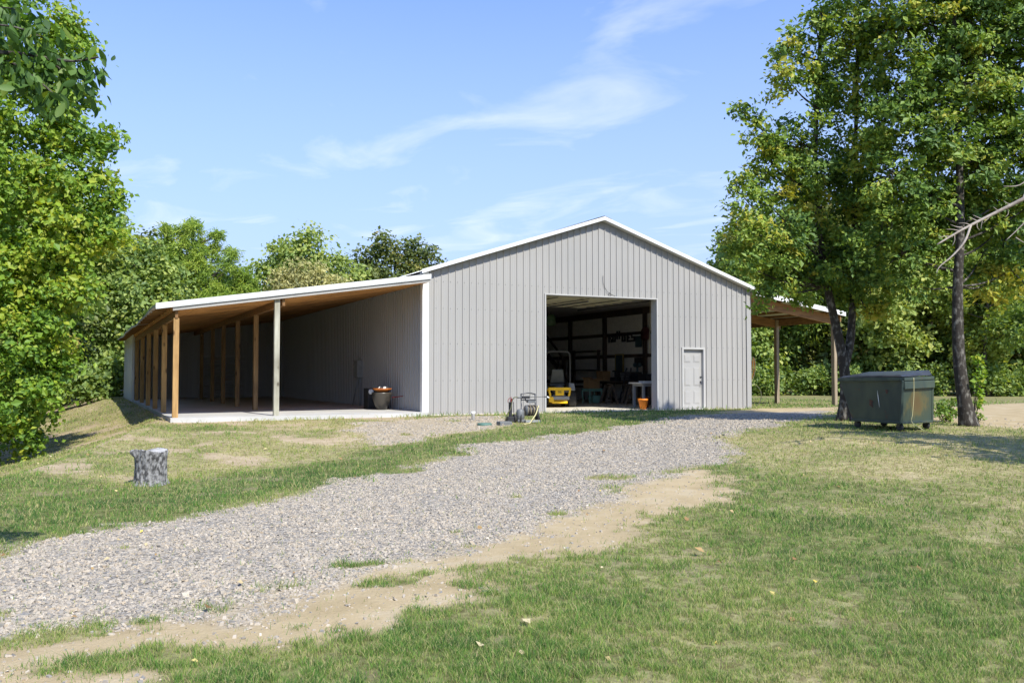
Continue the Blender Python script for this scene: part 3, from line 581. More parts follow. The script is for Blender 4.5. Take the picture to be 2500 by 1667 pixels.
tag(MB().tube([(-.68, 1.85, .52), (-.40, 1.62, .56)], .015, 8).build('red_handled_stick', M['red']), 'short red rod lying against the side of the dark pot', 'stick')
tag(MB().lathe([(.10, 0), (.27, .08), (.31, .13), (.28, .12), (.08, .05)], (-.93, 2.06, .672), 20).build('orange_bowl', M['terracotta']), 'shallow orange bowl resting on top of the dark pot', 'bowl')
mb = MB()
for k in range(7):
    a = k*.9; mb.lathe([(.02, 0), (.045, .04), (.04, .09), (.01, .12)], (-.88+.13*math.cos(a), 2.06+.13*math.sin(a), .735), 8, mi=k % 2)
tag(mb.build('bottles_heap', [M['black'], M['paint_white']]), 'small heap of black and white odds and ends in the orange bowl', 'clutter', kind='stuff')
# pvc stub, valve lids, hydrant, washer
p = G(1155, 1025); tag(MB().lathe([(.055, -.1), (.055, .16), (.062, .165), (.062, .23), (.045, .232)], p, 14).build('pipe_stub', M['paint_white']), 'short white plastic pipe standing out of the ground against the barn wall', 'pipe')
p = G(1183, 1037); tag(MB().lathe([(.19, -.05), (.19, .035), (.165, .05), (.02, .055)], p, 18).build('valve_box', M['greenlid'], None), 'flat green valve box lid in the bare ground, nearer the white pipe', 'valve box', 'valve box lids')
p = G(1231, 1037); tag(MB().box((p[0]-.17, p[1]-.12, p[2]-.05), (p[0]+.17, p[1]+.12, p[2]+.09)).build('valve_box', M['greyplastic'], None, .012), 'small dark valve box lid beside the red-handled hydrant', 'valve box', 'valve box lids')
p = G(1246, 1032)
t = thing('yard_hydrant', 'black yard hydrant with red lever handle in a square black collar', 'hydrant', p); t.scale = (.52, .52, .56)
MB().box((-.2, -.16, -.05), (.2, .16, .30)).build('collar', M['black'], t, .015)
MB().box((-.075, -.06, .301), (.075, .06, .98)).build('standpipe', M['black'], t, .012)
mb = MB(); mb.bar((.02, 0, .97), (.06, 0, 1.16), .045, .045, (0, 1, 0)); mb.tube(smooth_path([(.06, 0, 1.2), (-.06, 0, 1.15), (-.13, 0, 1.05), (-.13, 0, .95)], 4), .015, 8); mb.bar((.06, 0, 1.14), (.10, 0, 1.0), .05, .05, (0, 1, 0)); mb.build('lever_handle', M['red'], t)
mb = MB(); mb.tube([(.19, -.05, -.02), (.18, -.03, .5), (.16, -.02, .98)], .022, 8); mb.build('side_pipe', M['black'], t)
p = G(1290, 1031)
t = thing('pressure_washer', 'grey and black pressure washer with hose reel standing on the grass beside the barn opening', 'pressure washer', p, -.08); t.scale = (.78, .78, .76)
S = 1.18
mb = MB()
for x in (-.27, .27):
    mb.tube([(x*1.3, -.2, .02), (x*1.15, -.12, .35), (x*.95, .0, .62), (x*.95, .03, 1.0)], .024, 8)
mb.tube(smooth_path([(-.25, .03, .98), (-.12, .03, 1.01), (0, .03, 1.02), (.12, .03, 1.01), (.25, .03, .98)], 3), .022, 8); mb.bar((-.27, .0, .78), (.27, .0, .78), .05, .03); mb.build('frame', M['steel'], t)
MB().box((-.02, -.02, .68), (.24, .14, .80)).build('accessory_tray', M['greyplastic'], t, .01)
mb = MB(); mb.lathe([(.19, -.2), (.19, -.18), (.15, -.175), (.15, .175), (.19, .18), (.19, .2)], (.06, -.1, .42), 20, 'x'); rl = mb.build('hose_reel', M['greyplastic'], t)
mb = MB()
for k in range(9):
    for q in range(2):
        r = .165+.018*q; xx = -.10+k*.036+.018*q
        mb.tube([(xx+.012*math.sin(3*a_+k), -.1+r*math.cos(a_), .42+r*math.sin(a_)) for a_ in np.linspace(0, 2*math.pi, 17)], .0105, 6, mi=(k+q) % 3)
mb.build('wound_hose', [M['hose'], M['steel'], M['darkwood']], rl)
mb = MB(); mb.tube([(.26, -.1, .42), (.33, -.1, .42)], .015, 8); mb.tube([(.33, -.1, .42), (.34, -.1, .52)], .015, 8); mb.build('crank_handle', M['black'], rl)
mb = MB(); mb.lathe([(.10, -.16), (.14, -.1), (.14, .12), (.09, .2)], (-.30, -.02, .27), 14, 'z'); mb.box((-.42, -.12, .02), (-.16, .12, .12)); mb.build('motor', M['greyplastic'], t, .01)
for x in (-.47, .37):
    mb = MB(); mb.lathe([(.05, -.035), (.135, -.035), (.15, -.02), (.15, .02), (.135, .035), (.05, .035)], (x, .1, .15), 18, 'x'); mb.build('wheel', M['rubber'], t)
MB().box((-.2, -.26, .01), (.33, -.1, .09)).build('base_tray', M['midgrey'], t, .012)
p2 = p
gun = thing('spray_gun', 'black pressure washer spray gun with long thin lance laid across the washer handles', 'spray gun', (p[0], p[1], p[2])); gun.scale = (.78, .78, .76)
MB().tube([(-.42, -.02, .865), (-.26, -.02, .87)], .026, 8).build('grip', M['greyplastic'], gun)
mb = MB(); mb.box((-.25, -.06, .83), (.02, .02, .92)); mb.bar((-.14, -.02, .85), (-.1, -.02, .74), .04, .05, (0, 1, 0)); mb.build('trigger_body', M['black'], gun, .01)
MB().tube([(.02, -.02, .88), (.62, -.02, .885)], .010, 6).build('lance', M['steel'], gun)
mb = MB(); mb.tube([(.62, -.02, .885), (.70, -.02, .885)], .02, 8); mb.build('nozzle_collar', M['black'], gun); MB().tube([(.70, -.02, .885), (.78, -.03, .84)], .03, 8).build('nozzle', M['paint_white'], gun)
hp = [p+np.array(q)*.77 for q in [(-.42, -.02, .865), (-.55, -.02, .86), (-.62, 0, .74), (-.66, .02, .5), (-.78, .05, .3), (-.84, .1, .05), (-.7, .25, .02)]]
tag(MB().tube(smooth_path(hp), .014, 6).build('supply_hose', M['greenhose']), 'thin dark hose hanging from the spray gun down behind the hydrant', 'hose')
hp = [p+np.array(q)*.77 for q in [(.25, -.28, .58), (.1, -.36, .3), (-.06, -.45, .15), (-.25, -.6, .06), (-.45, -.75, .02), (-.6, -.85, .02)]]
for q in hp[3:]: q[2] = float(H(q[0], q[1]))+.03
tag(MB().tube(smooth_path(hp), .016, 6).build('garden_hose', M['yhose']), 'pale yellow hose trailing from the reel onto the grass', 'hose')
# hose coil and cord on the right corner, wire over the opening
mb = MB()
for k in range(4):
    r = .42+.05*k; mb.tube([(XR+.05+.10*abs(math.sin(a_))*(1+.6*k), .1+.16*math.cos(a_), 1.32-r*.95*math.cos(a_*1.0)+.0) for a_ in np.linspace(0, 2*math.pi, 25)], .011, 6, mi=k % 2)
tag(mb.build('cord_coil', [M['ohose'], M['hose']]), 'orange and brown cords coiled on the right-hand corner of the barn', 'cord')
mb = MB(); mb.tube([(XR+.06+.36*math.sin(a_), .0-.12*math.sin(a_), .06+.42*(1+math.cos(a_))) for a_ in np.linspace(0, math.pi, 18)], .015, 6)
tag(mb.build('hose_loop', M['greenhose']), 'olive hose loop arching to the grass at the right-hand barn corner', 'hose')
mb = MB(); mb.tube(smooth_path([(5.86, -.035, 4.45), (5.87, -.035, 4.2), (5.98, -.04, 3.98), (6.1, -.045, 3.88)]), .006, 6); mb.tube(smooth_path([(6.1, -.045, 3.88), (6.2, -.05, 3.83), (6.32, -.05, 3.80)]), .008, 6); mb.lathe([(.02, -.03), (.02, -.06)], (6.1, 0, 3.88), 8, 'y')
tag(mb.build('loose_wire', M['steel']), 'thin loose wire hanging on the grey siding above the big opening', 'wire')

# ------------------------------------------------------------------ inside the barn
FZ = .047
mw = PXp(1380, 985, 6.75); mw = np.array([6.25, 3.75, FZ])
t = thing('riding_mower', 'yellow zero-turn riding mower with black roll bar parked in the barn opening', 'mower', mw, -.34); t.scale = (1.12, 1.08, 1.03)
for x in (-.46, .46):
    mb = MB(); mb.lathe([(.14, -.12), (.25, -.12), (.285, -.09), (.285, .09), (.25, .12), (.14, .12)], (x, .0, .285), 24, 'x')
    for k in range(20):
        a = k*math.pi/10; mb.bar((x-.11, .283*math.cos(a), .285+.283*math.sin(a)), (x+.11, .283*math.cos(a+.14), .285+.283*math.sin(a+.14)), .03, .02, (0, math.cos(a), math.sin(a)))
    w = mb.build('rear_wheel', M['rubber'], t)
    mb = MB(); mb.lathe([(.02, -.125), (.14, -.118), (.14, .118), (.02, .125)], (x, 0, .285), 18, 'x'); mb.build('rim', M['midgrey'], w)
for x in (-.42, .42):
    mb = MB(); mb.lathe([(.04, -.07), (.13, -.07), (.15, -.04), (.15, .04), (.13, .07), (.04, .07)], (x, 1.35, .15), 16, 'x'); mb.bar((x, 1.35, .15), (x, 1.2, .45), .05, .05); mb.build('front_caster', M['rubber'], t)
mb = MB(); mb.box((-.32, -.1, .24), (.32, 1.35, .36)); mb.box((-.58, .45, .10), (.58, 1.2, .22)); mb.build('deck', M['yellow'], t, .02)
mb = MB(); mb.box((-.36, -.47, .60), (.36, -.42, .70)); mb.box((-.14, -.475, .42), (.14, -.425, .599))
for x in (-1, 1): mb.bar((x*.34, -.445, .60), (x*.30, -.445, .40), .06, .05, (0, 1, 0))
mb.bar((-.36, -.43, .65), (-.34, .1, .55), .05, .06); mb.bar((.36, -.43, .65), (.34, .1, .55), .05, .06)
mb.hexa([(-.34, -.46, .20), (-.18, -.46, .16), (-.18, -.36, .16), (-.34, -.36, .20), (-.36, -.46, .40), (-.2, -.46, .36), (-.2, -.36, .36), (-.36, -.36, .40)])
mb.box((-.24, -.44, .14), (.26, -.38, .22)); mb.build('engine_guard', M['yellow'], t, .008)
mb = MB(); mb.box((-.05, -.481, .50), (.05, -.477, .58)); ep = mb.build('badge', M['darkwood'], t)
mb = MB(); mb.box((-.04, -.485, .51), (.04, -.482, .57)); mb.build('badge_face', M['yellow'], ep)
mb = MB(); mb.box((-.026, -.489, .52), (-.012, -.486, .56)); mb.box((.012, -.489, .52), (.026, -.486, .56)); mb.box((-.012, -.489, .535), (.012, -.486, .545)); mb.build('badge_mark', M['black'], ep)
MB().box((-.30, -.44, .27), (.32, -.39, .395)).build('muffler_shield', M['midgrey'], t, .015)
mb = MB(); mb.lathe([(.17, .42), (.2, .5), (.2, .62), (.15, .74), (.05, .78)], (.02, -.2, 0), 16); mb.lathe([(.06, 0), (.06, .24)], (.14, -.28, .58), 10, 'x'); mb.box((-.2, -.36, .36), (.2, .0, .45)); mb.build('engine', M['greyplastic'], t)
for x in (-1, 1):
    mb = MB(); a, b = x*.34, x*.56
    x0, x1 = min(a, b), max(a, b); mb.hexa([(x0, -.22, .60), (x1, -.22, .58), (x1, .42, .58), (x0, .42, .60), (x0+.02, -.14, .86), (x1-.03, -.14, .84), (x1-.03, .36, .84), (x0+.02, .36, .86)]); mb.build('fender', M['midgrey'], t, .02)
    MB().tube(smooth_path([(x*.36, .55, .8), (x*.34, .62, 1.05), (x*.2, .6, 1.12), (x*.08, .6, 1.12)], 3), .014, 6).build('drive_lever', M['black'], t)
mb = MB(); mb.hexa([(-.24, .0, .84), (.24, .0, .84), (.24, .12, .84), (-.24, .12, .84), (-.19, -.10, 1.34), (.19, -.10, 1.34), (.19, .0, 1.34), (-.19, .0, 1.34)]); bk = mb.build('seat_back', M['seat'], t, .05, 4)
MB().box((-.25, .05, .74), (.25, .55, .84)).build('seat', M['seat'], t, .04, 3)
mb = MB(); mb.tube(smooth_path([(-.40, -.1, .55), (-.40, -.1, 1.2), (-.40, -.1, 1.78), (-.33, -.1, 1.93), (-.2, -.1, 1.96), (.2, -.1, 1.96), (.33, -.1, 1.93), (.40, -.1, 1.78), (.40, -.1, 1.2), (.40, -.1, .55)], 4), .03, 10); mb.build('roll_bar', M['rollbar'], t)
# table with cardboard box
tp = np.array([9.75, 7.1, FZ])
t = thing('side_table', 'small mint green table with curved legs carrying a cardboard box', 'table', tp, .2)
mb = MB(); mb.box((-.37, -.27, .56), (.37, .27, .60)); mb.build('tabletop', M['mint'], t, .012); MB().box((-.32, -.22, .49), (.32, .22, .559)).build('apron', M['mint'], t)
for x in (-1, 1):
    for y in (-1, 1): MB().tube(smooth_path([(x*.30, y*.2, .55), (x*.34, y*.24, .44), (x*.31, y*.21, .2), (x*.32, y*.22, 0)], 4), [.03]*5+[.026]*4+[.02]*4, 8).build('leg', M['mint'], t)
t = thing('cardboard_box', 'open cardboard box on the mint green table', 'box', (tp[0]-.02, tp[1], .65), .15)
MB().box((-.27, -.2, 0), (.27, .2, .40)).build('carton', M['card'], t)
mb = MB(); mb.hexa([(-.27, -.2, .395), (.27, -.2, .395), (.27, -.2, .402), (-.27, -.2, .402), (-.22, -.36, .33), (.33, -.36, .33), (.33, -.36, .337), (-.22, -.36, .337)]); mb.build('flap', M['card'], t); mb = MB(); mb.hexa([(-.27, .2, .395), (.27, .2, .395), (.27, .2, .402), (-.27, .2, .402), (-.27, .36, .46), (.27, .36, .46), (.27, .36, .467), (-.27, .36, .467)]); mb.build('flap', M['card'], t)
tag(MB().hexa([(tp[0]+.08, tp[1]+.05, FZ), (tp[0]+.42, tp[1]+.05, FZ), (tp[0]+.42, tp[1]+.4, FZ), (tp[0]+.08, tp[1]+.4, FZ), (tp[0]+.05, tp[1]+.02, .36), (tp[0]+.45, tp[1]+.02, .36), (tp[0]+.45, tp[1]+.43, .36), (tp[0]+.05, tp[1]+.43, .36)]).build('storage_tote', M['mint'], None, .01), 'pale green storage tote on the floor under the mint table', 'tote')
# workbench along the right wall
t = thing('workbench', 'long dark workbench along the right wall inside the barn', 'workbench', (11.25, 6.6, FZ))
MB().box((-.42, -2.2, .86), (.42, 2.0, .91)).build('benchtop', M['woodraw'], t)
for y in (-2.0, -.2, 1.8):
    for x in (-.36, .36): MB().box((x-.045, y-.045, 0), (x+.045, y+.045, .858)).build('leg', M['woodraw'], t)
MB().box((-.36, -1.9, .12), (.36, 1.75, .16)).build('shelf', M['woodraw'], t)
def sawhorse(x, y, rz, lab):
    t = thing('sawhorse', lab, 'sawhorse', (x, y, FZ), rz, 'wooden sawhorses')
    MB().box((-.42, -.045, .70), (.42, .045, .79)).build('beam', M['woodraw'], t)
    for a in (-1, 1):
        for b in (-1, 1): MB().bar((a*.34, b*.04, .74), (a*.40, b*.26, 0), .09, .04, (1, 0, 0)).build('leg', M['woodraw'], t)
sawhorse(10.45, 5.35, 1.2, 'grey brown wooden sawhorse nearest the orange flower pot'); sawhorse(10.1, 6.35, 1.3, 'grey brown wooden sawhorse nearest the mint green table')
t = thing('step_ladder', 'folded dark step ladder leaning against the workbench', 'ladder', (10.72, 5.95, FZ))
mb = MB()
for y in (-.2, .2): mb.bar((-.25, y, 0), (.10, y*.8, 1.45), .06, .03, (0, 1, 0))
mb.build('rail', M['steel'], t)
for k in range(5):
    f = .15+k*.17; MB().bar((-.25+.35*f, -.2, 1.45*f), (-.25+.35*f, .2, 1.45*f), .08, .025).build('rung', M['steel'], t)
t = thing('tool_chest', 'black tool chest with thin drawers on the workbench', 'tool chest', (11.2, 6.4, .957))
MB().box((-.25, -.4, .0), (.3, .4, .38)).build('cabinet', M['black'], t, .01)
for k in range(3): MB().box((-.265, -.36, .04+k*.11), (-.251, .36, .12+k*.11)).build('drawer', M['greyplastic'], t)
t = thing('bench_grinder', 'dark blue-green bench tool on a pedestal on the workbench', 'grinder', (11.3, 6.05, 1.337+.002))
mb = MB(); mb.lathe([(.08, 0), (.04, .03), (.04, .22)], (0, 0, 0), 12); mb.build('pedestal', M['toolteal'], t)
mb = MB(); mb.lathe([(.05, -.2), (.09, -.18), (.09, -.13), (.06, -.11), (.06, .11), (.09, .13), (.09, .18), (.05, .2)], (0, 0, .29), 14, 'y'); mb.build('head', M['toolteal'], t)
t = thing('bench_tool', 'dark machine with side handles at the far end of the workbench', 'tool', (11.25, 7.5, .957))
mb = MB(); mb.box((-.22, -.25, 0), (.22, .25, .16)); mb.box((-.08, -.1, .161), (.08, .1, .42)); mb.bar((0, -.3, .42), (0, .3, .42), .12, .06); mb.build('machine_body', M['black'], t, .01)
t = thing('cardboard_box', 'plain brown cardboard box on the far end of the workbench', 'box', (11.0, 8.2, .957), .1)
MB().box((-.2, -.24, 0), (.2, .24, .42)).build('carton', M['card'], t)
tag(MB().box((11.0, 5.0, .958), (11.5, 5.6, 1.26)).build('tool_case', M['black'], None, .02), 'low black case on the near end of the workbench', 'case')
t = thing('white_table', 'pale grey white table at the right inside edge of the opening', 'table', (9.0, 1.95, FZ))
MB().box((-.55, -.35, .86), (.5, .45, .90)).build('tabletop', M['paint_white'], t, .006); MB().box((-.42, -.28, .76), (.45, .4, .858)).build('apron', M['midgrey'], t)
for x in (-.38, .42):
    for y in (-.24, .36): MB().box((x-.04, y-.04, 0), (x+.04, y+.04, .759)).build('leg', M['midgrey'], t)
tag(MB().box((8.75, 1.85, .95), (9.2, 2.2, 1.0)).build('paper_stack', M['paint_white']), 'stack of white papers lying on the white table', 'papers')
t = thing('bucket', 'dark red bucket on the floor under the white table', 'bucket', (8.95, 2.1, FZ)); MB().lathe([(.13, 0), (.17, .36), (.175, .37), (.15, .36), (.12, .05)], (0, 0, 0), 18).build('pail', M['redbucket'], t); MB().tube([(.17*math.cos(a), .17*math.sin(a), .37+.02) for a in np.linspace(0, math.pi, 9)], .006, 6).build('handle', M['chrome'], t)
t = thing('flower_pot', 'bright orange flower pot on the floor at the right edge of the opening', 'flower pot', (7.86, .62, FZ)); MB().lathe([(.105, 0), (.165, .29), (.185, .29), (.19, .36), (.165, .36), (.15, .29), (.02, .28)], (0, 0, 0), 22).build('pot_body', M['orange'], t)
# things on the right wall
WX = XR-.20
font = {'R': ['111', '101', '110', '101', '101'], 'U': ['101', '101', '101', '101', '111'], 'E': ['111', '100', '110', '100', '111'], 'S': ['111', '100', '111', '001', '111'], 'G': ['111', '100', '101', '101', '111'], 'H': ['101', '101', '111', '101', '101']}
def letter(ch, u, v, hpx, lab):
    c = PXp(u, v, WX); hh = hpx/FPX*np.linalg.norm(c-CAM)*.99; t = MB(); s = hh/5
    for r, row in enumerate(font[ch]):
        for q, b in enumerate(row):
            if b == '1': t.box((-.02, -(q-1)*s*1.25-s*.62-.001*r, hh/2-(r+1)*s), (.02-.0005*(r*3+q), -(q-1)*s*1.25+s*.62, hh/2-r*s))
    o = t.build('wall_letter', M['black']); o.location = c; tag(o, lab, 'letter', 'dark letters on the barn wall')
letter('R', 1490, 826, 21, 'dark block letter R, first of the row of letters on the barn wall')
letter('U', 1499, 825, 20, 'dark block letter U beside the letter R on the barn wall')
letter('H', 1509.5, 818, 20, 'dark block letter H hung higher than its neighbours on the barn wall')
letter('U', 1522.5, 824, 21, 'dark block letter U between the raised H and the letter E')
letter('E', 1535, 824, 22, 'dark block letter E on the barn wall')
letter('S', 1546, 823, 22, 'dark block letter S, last of the row of letters on the barn wall')
def wallbox(name, u0, v0, u1, v1, m, lab, cat, X=WX, d=.03, rim=None):
    a = PXp(u0, v0, X); b = PXp(u1, v1, X); t = thing(name, lab, cat, (X, (a[1]+b[1])/2, (a[2]+b[2])/2)); w = abs(a[1]-b[1])/2; h = abs(a[2]-b[2])/2
    MB().box((-d, -w, -h), (0, w, h)).build('panel', m, t)
    if rim:
        mb = MB(); k = .05
        for q in ((-w-k, -h-k, w+k, -h+.001), (-w-k, h, w+k, h+k), (-w-k, -h+.001, -w, h), (w, -h+.001, w+k, h)): mb.box((-d-.02, q[0], q[1]), (-.002, q[2], q[3]))
        mb.build('frame', rim, t)
    return t
wallbox('wall_calendar', 1552, 820, 1567, 847, M['toolteal'], 'dark green calendar with a white top strip on the barn wall', 'calendar')
a = PXp(1559.5, 818, WX-.04); tag(MB().bar((a[0], a[1]-.45, a[2]), (a[0], a[1]+.45, a[2]), .03, .06).build('lamp_bar', M['paint_white']), 'short white strip above the dark green calendar', 'strip')
c = PXp(1577, 815, WX-.1); tag(MB().lathe([(.05, .0), (.30, .0), (.30, .05), (.05, .06)], (c[0]-.06, c[1], c[2]), 22, 'x').build('wall_disc', M['maroon']), 'dark maroon round disc hung on a timber post in the barn', 'disc')
wallbox('framed_picture', 1505, 867, 1522, 905, M['toolteal'], 'tall dark picture in a gold frame standing on the workbench', 'picture', X=11.6, rim=M['gold'])
wallbox('dark_board', 1550, 873, 1570, 893, M['black'], 'dark irregular board hung low on the barn wall', 'board')
c = P(1345, 782, 40); t = thing('hanging_lantern', 'small green glass lantern hanging from the barn ceiling', 'lantern', c); MB().lathe([(.12, -.25), (.22, -.2), (.22, .18), (.1, .26)], (0, 0, 0), 14).build('globe', M['lantern'], t); MB().tube([(0, 0, .26), (0, 0, 4.06-c[2])], .01, 6).build('hanger', M['steel'], t)
c = PYp(1587, 745, 1.2); tag(MB().tube(smooth_path([(c[0], 1.2, c[2]+.2), (c[0]+.01, 1.2, 3.0), (c[0]-.03, 1.2, 2.2), (c[0], 1.2, 1.95)]), .012, 6).build('pull_rope', M['rope']), 'pale rope hanging inside the right edge of the opening', 'rope')
t = thing('lumber_rack', 'dark wooden rack frame against the right wall behind the mower', 'rack', (11.55, 10.6, FZ))
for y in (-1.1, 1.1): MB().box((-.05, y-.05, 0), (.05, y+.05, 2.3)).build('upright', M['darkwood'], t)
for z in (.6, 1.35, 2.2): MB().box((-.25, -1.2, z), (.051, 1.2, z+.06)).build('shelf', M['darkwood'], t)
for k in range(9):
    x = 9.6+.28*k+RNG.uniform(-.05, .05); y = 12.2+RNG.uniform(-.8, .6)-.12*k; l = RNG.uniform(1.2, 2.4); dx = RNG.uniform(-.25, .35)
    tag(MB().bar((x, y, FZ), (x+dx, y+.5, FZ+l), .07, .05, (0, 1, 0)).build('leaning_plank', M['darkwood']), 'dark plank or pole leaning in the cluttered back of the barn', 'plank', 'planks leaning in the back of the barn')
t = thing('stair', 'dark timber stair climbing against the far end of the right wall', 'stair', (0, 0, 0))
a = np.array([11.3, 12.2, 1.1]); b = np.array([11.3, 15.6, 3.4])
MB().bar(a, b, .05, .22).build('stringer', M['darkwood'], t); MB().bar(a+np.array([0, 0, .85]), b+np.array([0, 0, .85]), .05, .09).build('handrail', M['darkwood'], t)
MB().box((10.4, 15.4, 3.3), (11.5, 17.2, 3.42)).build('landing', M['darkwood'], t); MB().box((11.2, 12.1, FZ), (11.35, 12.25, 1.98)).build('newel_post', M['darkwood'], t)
tag(MB().box((8.2, 14.0, FZ), (9.3, 14.8, 1.1)).box((8.4, 14.1, 1.101), (9.0, 14.6, 1.6)).build('crate_stack', M['woodraw']), 'stack of dark crates deep in the barn behind the mower', 'crates')

# ------------------------------------------------------------------ dumpster
dp = G(2185, 1039)
t = thing('dumpster', 'worn dark green steel dumpster with a black lid on four casters under the trees', 'dumpster', (6.83, -10.55, float(H(6.83, -10.55))), 0)
FC = [(6.09, -10.36), (6.51, -11.08), (7.6, -10.75), (6.75, -10.33)]
def dloc(u, v, z):                                    # corner of the box on its own level
    r = ray(u, v); tt = (z-CAM[2])/r[2]; q = CAM+r*tt; return np.array([q[0]-6.83, q[1]+10.55])
gz = float(H(6.83, -10.55)); z0 = gz+.17; z1 = gz+1.14
def at_w(u, w): q = P(u, 900, w); return np.array([q[0]-6.83, q[1]+10.55])
A_ = at_w(2079, 19.8); B_ = at_w(2198, 18.55); C_ = at_w(2273, 19.2); D_ = A_+C_-B_
At = at_w(2048, 20.0); Bt = at_w(2203, 18.45); Ct = at_w(2276, 19.15); Dt = At+Ct-Bt
def quad3(p, q, r, s): return [p, q, r, s]
zb, zt = .17, 1.06
V = [(*A_, zb), (*B_, zb), (*C_, zb), (*D_, zb), (*At, zt), (*Bt, zt+.02), (*Ct, zt+.05), (*Dt, zt+.03)]
mb = MB(); mb.hexa(V); body = mb.build('body', M['dumpster'], t, .012)
def lerp(a, b, k): return np.array(a)+(np.array(b)-np.array(a))*k
nrm = np.cross(np.array(V[2])-np.array(V[1]), (0, 0, 1)); nrm = nrm/np.linalg.norm(nrm)
if nrm[1] > 0: nrm = -nrm
mb = MB(); q = [lerp(lerp(V[1], V[2], a), lerp(V[5], V[6], a), b)+nrm*.005 for a, b in ((.03, .02), (.97, .02), (.97, .84), (.03, .84))]; mb.add(q+[x-nrm*.004 for x in q], [(0, 1, 2, 3), (4, 5, 1, 0), (5, 6, 2, 1), (6, 7, 3, 2), (7, 4, 0, 3)]); mb.build('worn_paint_panel', M['dumpyellow'], t)
mb = MB()
for i, j in ((4, 5), (5, 6), (6, 7), (7, 4)): mb.bar(V[i], V[j], .09, .07)
mb.bar(V[1], lerp(V[1], V[5], .97), .05, .05); mb.bar(V[2], lerp(V[2], V[6], .97), .05, .05)
for i, j in ((0, 1), (1, 2), (2, 3), (3, 0)): mb.bar(V[i], V[j], .06, .05)
mb.build('rim_frame', M['dumpster'], t, .008)
nf = np.cross(np.array(V[1])-np.array(V[0]), np.array(V[4])-np.array(V[0])); nf = nf/np.linalg.norm(nf); nf = nf if nf[1] < 0 else -nf
def facepatch(name, a, b, ra, rb, m, k=16):
    pts_ = []
    for j in range(k):
        t_ = 2*math.pi*j/k; q_ = RNG.uniform(.6, 1.25); aa, bb = a+ra*q_*math.cos(t_), b+rb*q_*math.sin(t_); pts_.append(lerp(lerp(V[0], V[1], aa), lerp(V[4], V[5], aa), bb)+nf*.004)
    MB().add(pts_, [tuple(range(k))]).build(name, m, t)
facepatch('rust_spot', .46, .42, .035, .1, M['rust']); facepatch('paint_scrape', .60, .55, .006, .2, M['paint_white'])
facepatch('rust_spot', .75, .72, .03, .05, M['rust']); facepatch('paint_scrape', .72, .93, .03, .02, M['paint_white'])
mb = MB(); up = np.array([0, 0, .05]); m0 = lerp(V[4], V[5], .02)+up; m1 = lerp(V[4], V[5], .7)+up; mb.hexa([V[4]+up, V[5]+up, V[6]+up, V[7]+up, lerp(V[4], V[6], .06)+up*1.6, lerp(V[5], V[7], .06)+up*1.8, lerp(V[6], V[4], .03)+up*3.3, lerp(V[7], V[5], .03)+up*3.1]); mb.build('lid', M['lidblack'], t, .015)
mb = MB()
e = lerp(V[1], V[5], .86)-np.array([0, 0, 0]); mb.bar(e+nrm*.03, lerp(V[2], V[6], .86)+nrm*.03, .06, .16); mb.build('lift_pocket', M['dumpster'], t, .01)
for i, (a, sgn) in enumerate(zip(V[:4], range(4))):
    c = lerp(a, np.mean(np.array(V[:4]), axis=0), .14); mb = MB(); mb.lathe([(.03, -.03), (.075, -.03), (.082, -.015), (.082, .015), (.075, .03), (.03, .03)], (c[0], c[1], .082), 16, 'x'); w = mb.build('caster_wheel', M['rubber'], t)
    mb = MB(); mb.box((c[0]-.045, c[1]-.03, .08), (c[0]-.034, c[1]+.03, .17)); mb.box((c[0]+.034, c[1]-.03, .08), (c[0]+.045, c[1]+.03, .17)); mb.box((c[0]-.06, c[1]-.06, .14), (c[0]+.06, c[1]+.06, .172)); mb.build('caster_fork', M['steel'], w)
q0 = lerp(V[5], V[6], .28)+nrm*.06; q1 = lerp(V[1], V[2], .25)+nrm*.07
tag(MB().tube([np.array(x)+np.array([6.83, -10.55, gz]) for x in smooth_path([q0+np.array([0, 0, .02]), lerp(q0, q1, .4)+nrm*.0+np.array([.02, 0, 0]), lerp(q0, q1, .8), q1, q1+np.array([.15, -.15, -.15])])], .007, 6).build('yellow_cord', M['yhose']), 'thin yellow cord hanging down the end of the green dumpster', 'cord')

# ------------------------------------------------------------------ tree stump
sp0 = G(366, 1184)
t = thing('tree_stump', 'weathered grey cut tree stump standing on the grass left of the gravel drive', 'stump', sp0)
n = 90; prof = [(-.1, 1.24), (0, 1.13), (.03, 1.06)]+[(.06+.03*i, 1.0-.06*math.sin(.06+.2*i)) for i in range(15)]+[(.505, .985), (.515, .96)]; v = []; f = []
for z, k in prof:
    for j in range(n):
        a = 2*math.pi*j/n; r = .232*k*(1+.045*math.sin(3*a+1)+.03*math.sin(7*a+z*3)+.10*(float(fbm(np.array([a*4.2]), np.array([z*5.]), 1.3, 4, 44)[0])-.5)-.05*max(0, math.sin(17*a+4*math.sin(z*9)+z*3))+(.07*max(0, math.sin(5*a+.7)) if z < .07 else 0)+RNG.normal(0, .006))
        if z > .38: r *= 1+.42*math.exp(-((a-3.5)/.16)**2)*min(1, (z-.38)/.1)
        v.append((r*math.cos(a), r*math.sin(a), z+(.025*math.sin(2*a)+RNG.normal(0, .008) if z > .45 else 0)))
f = [(i*n+j, i*n+(j+1) % n, (i+1)*n+(j+1) % n, (i+1)*n+j) for i in range(len(prof)-1) for j in range(n)]
mb = MB(); mb.add(v, f, 0, False); mb.build('bark', M['stump'], t)
mb = MB(); k0 = (len(prof)-1)*n; tv = [(x*.985, y*.985, z-.004) for x, y, z in v[k0:k0+n]]+[(0, 0, .49)]; mb.add(tv, [(j, (j+1) % n, n) for j in range(n)]); mb.build('cut_top', M['stumptop'], t)

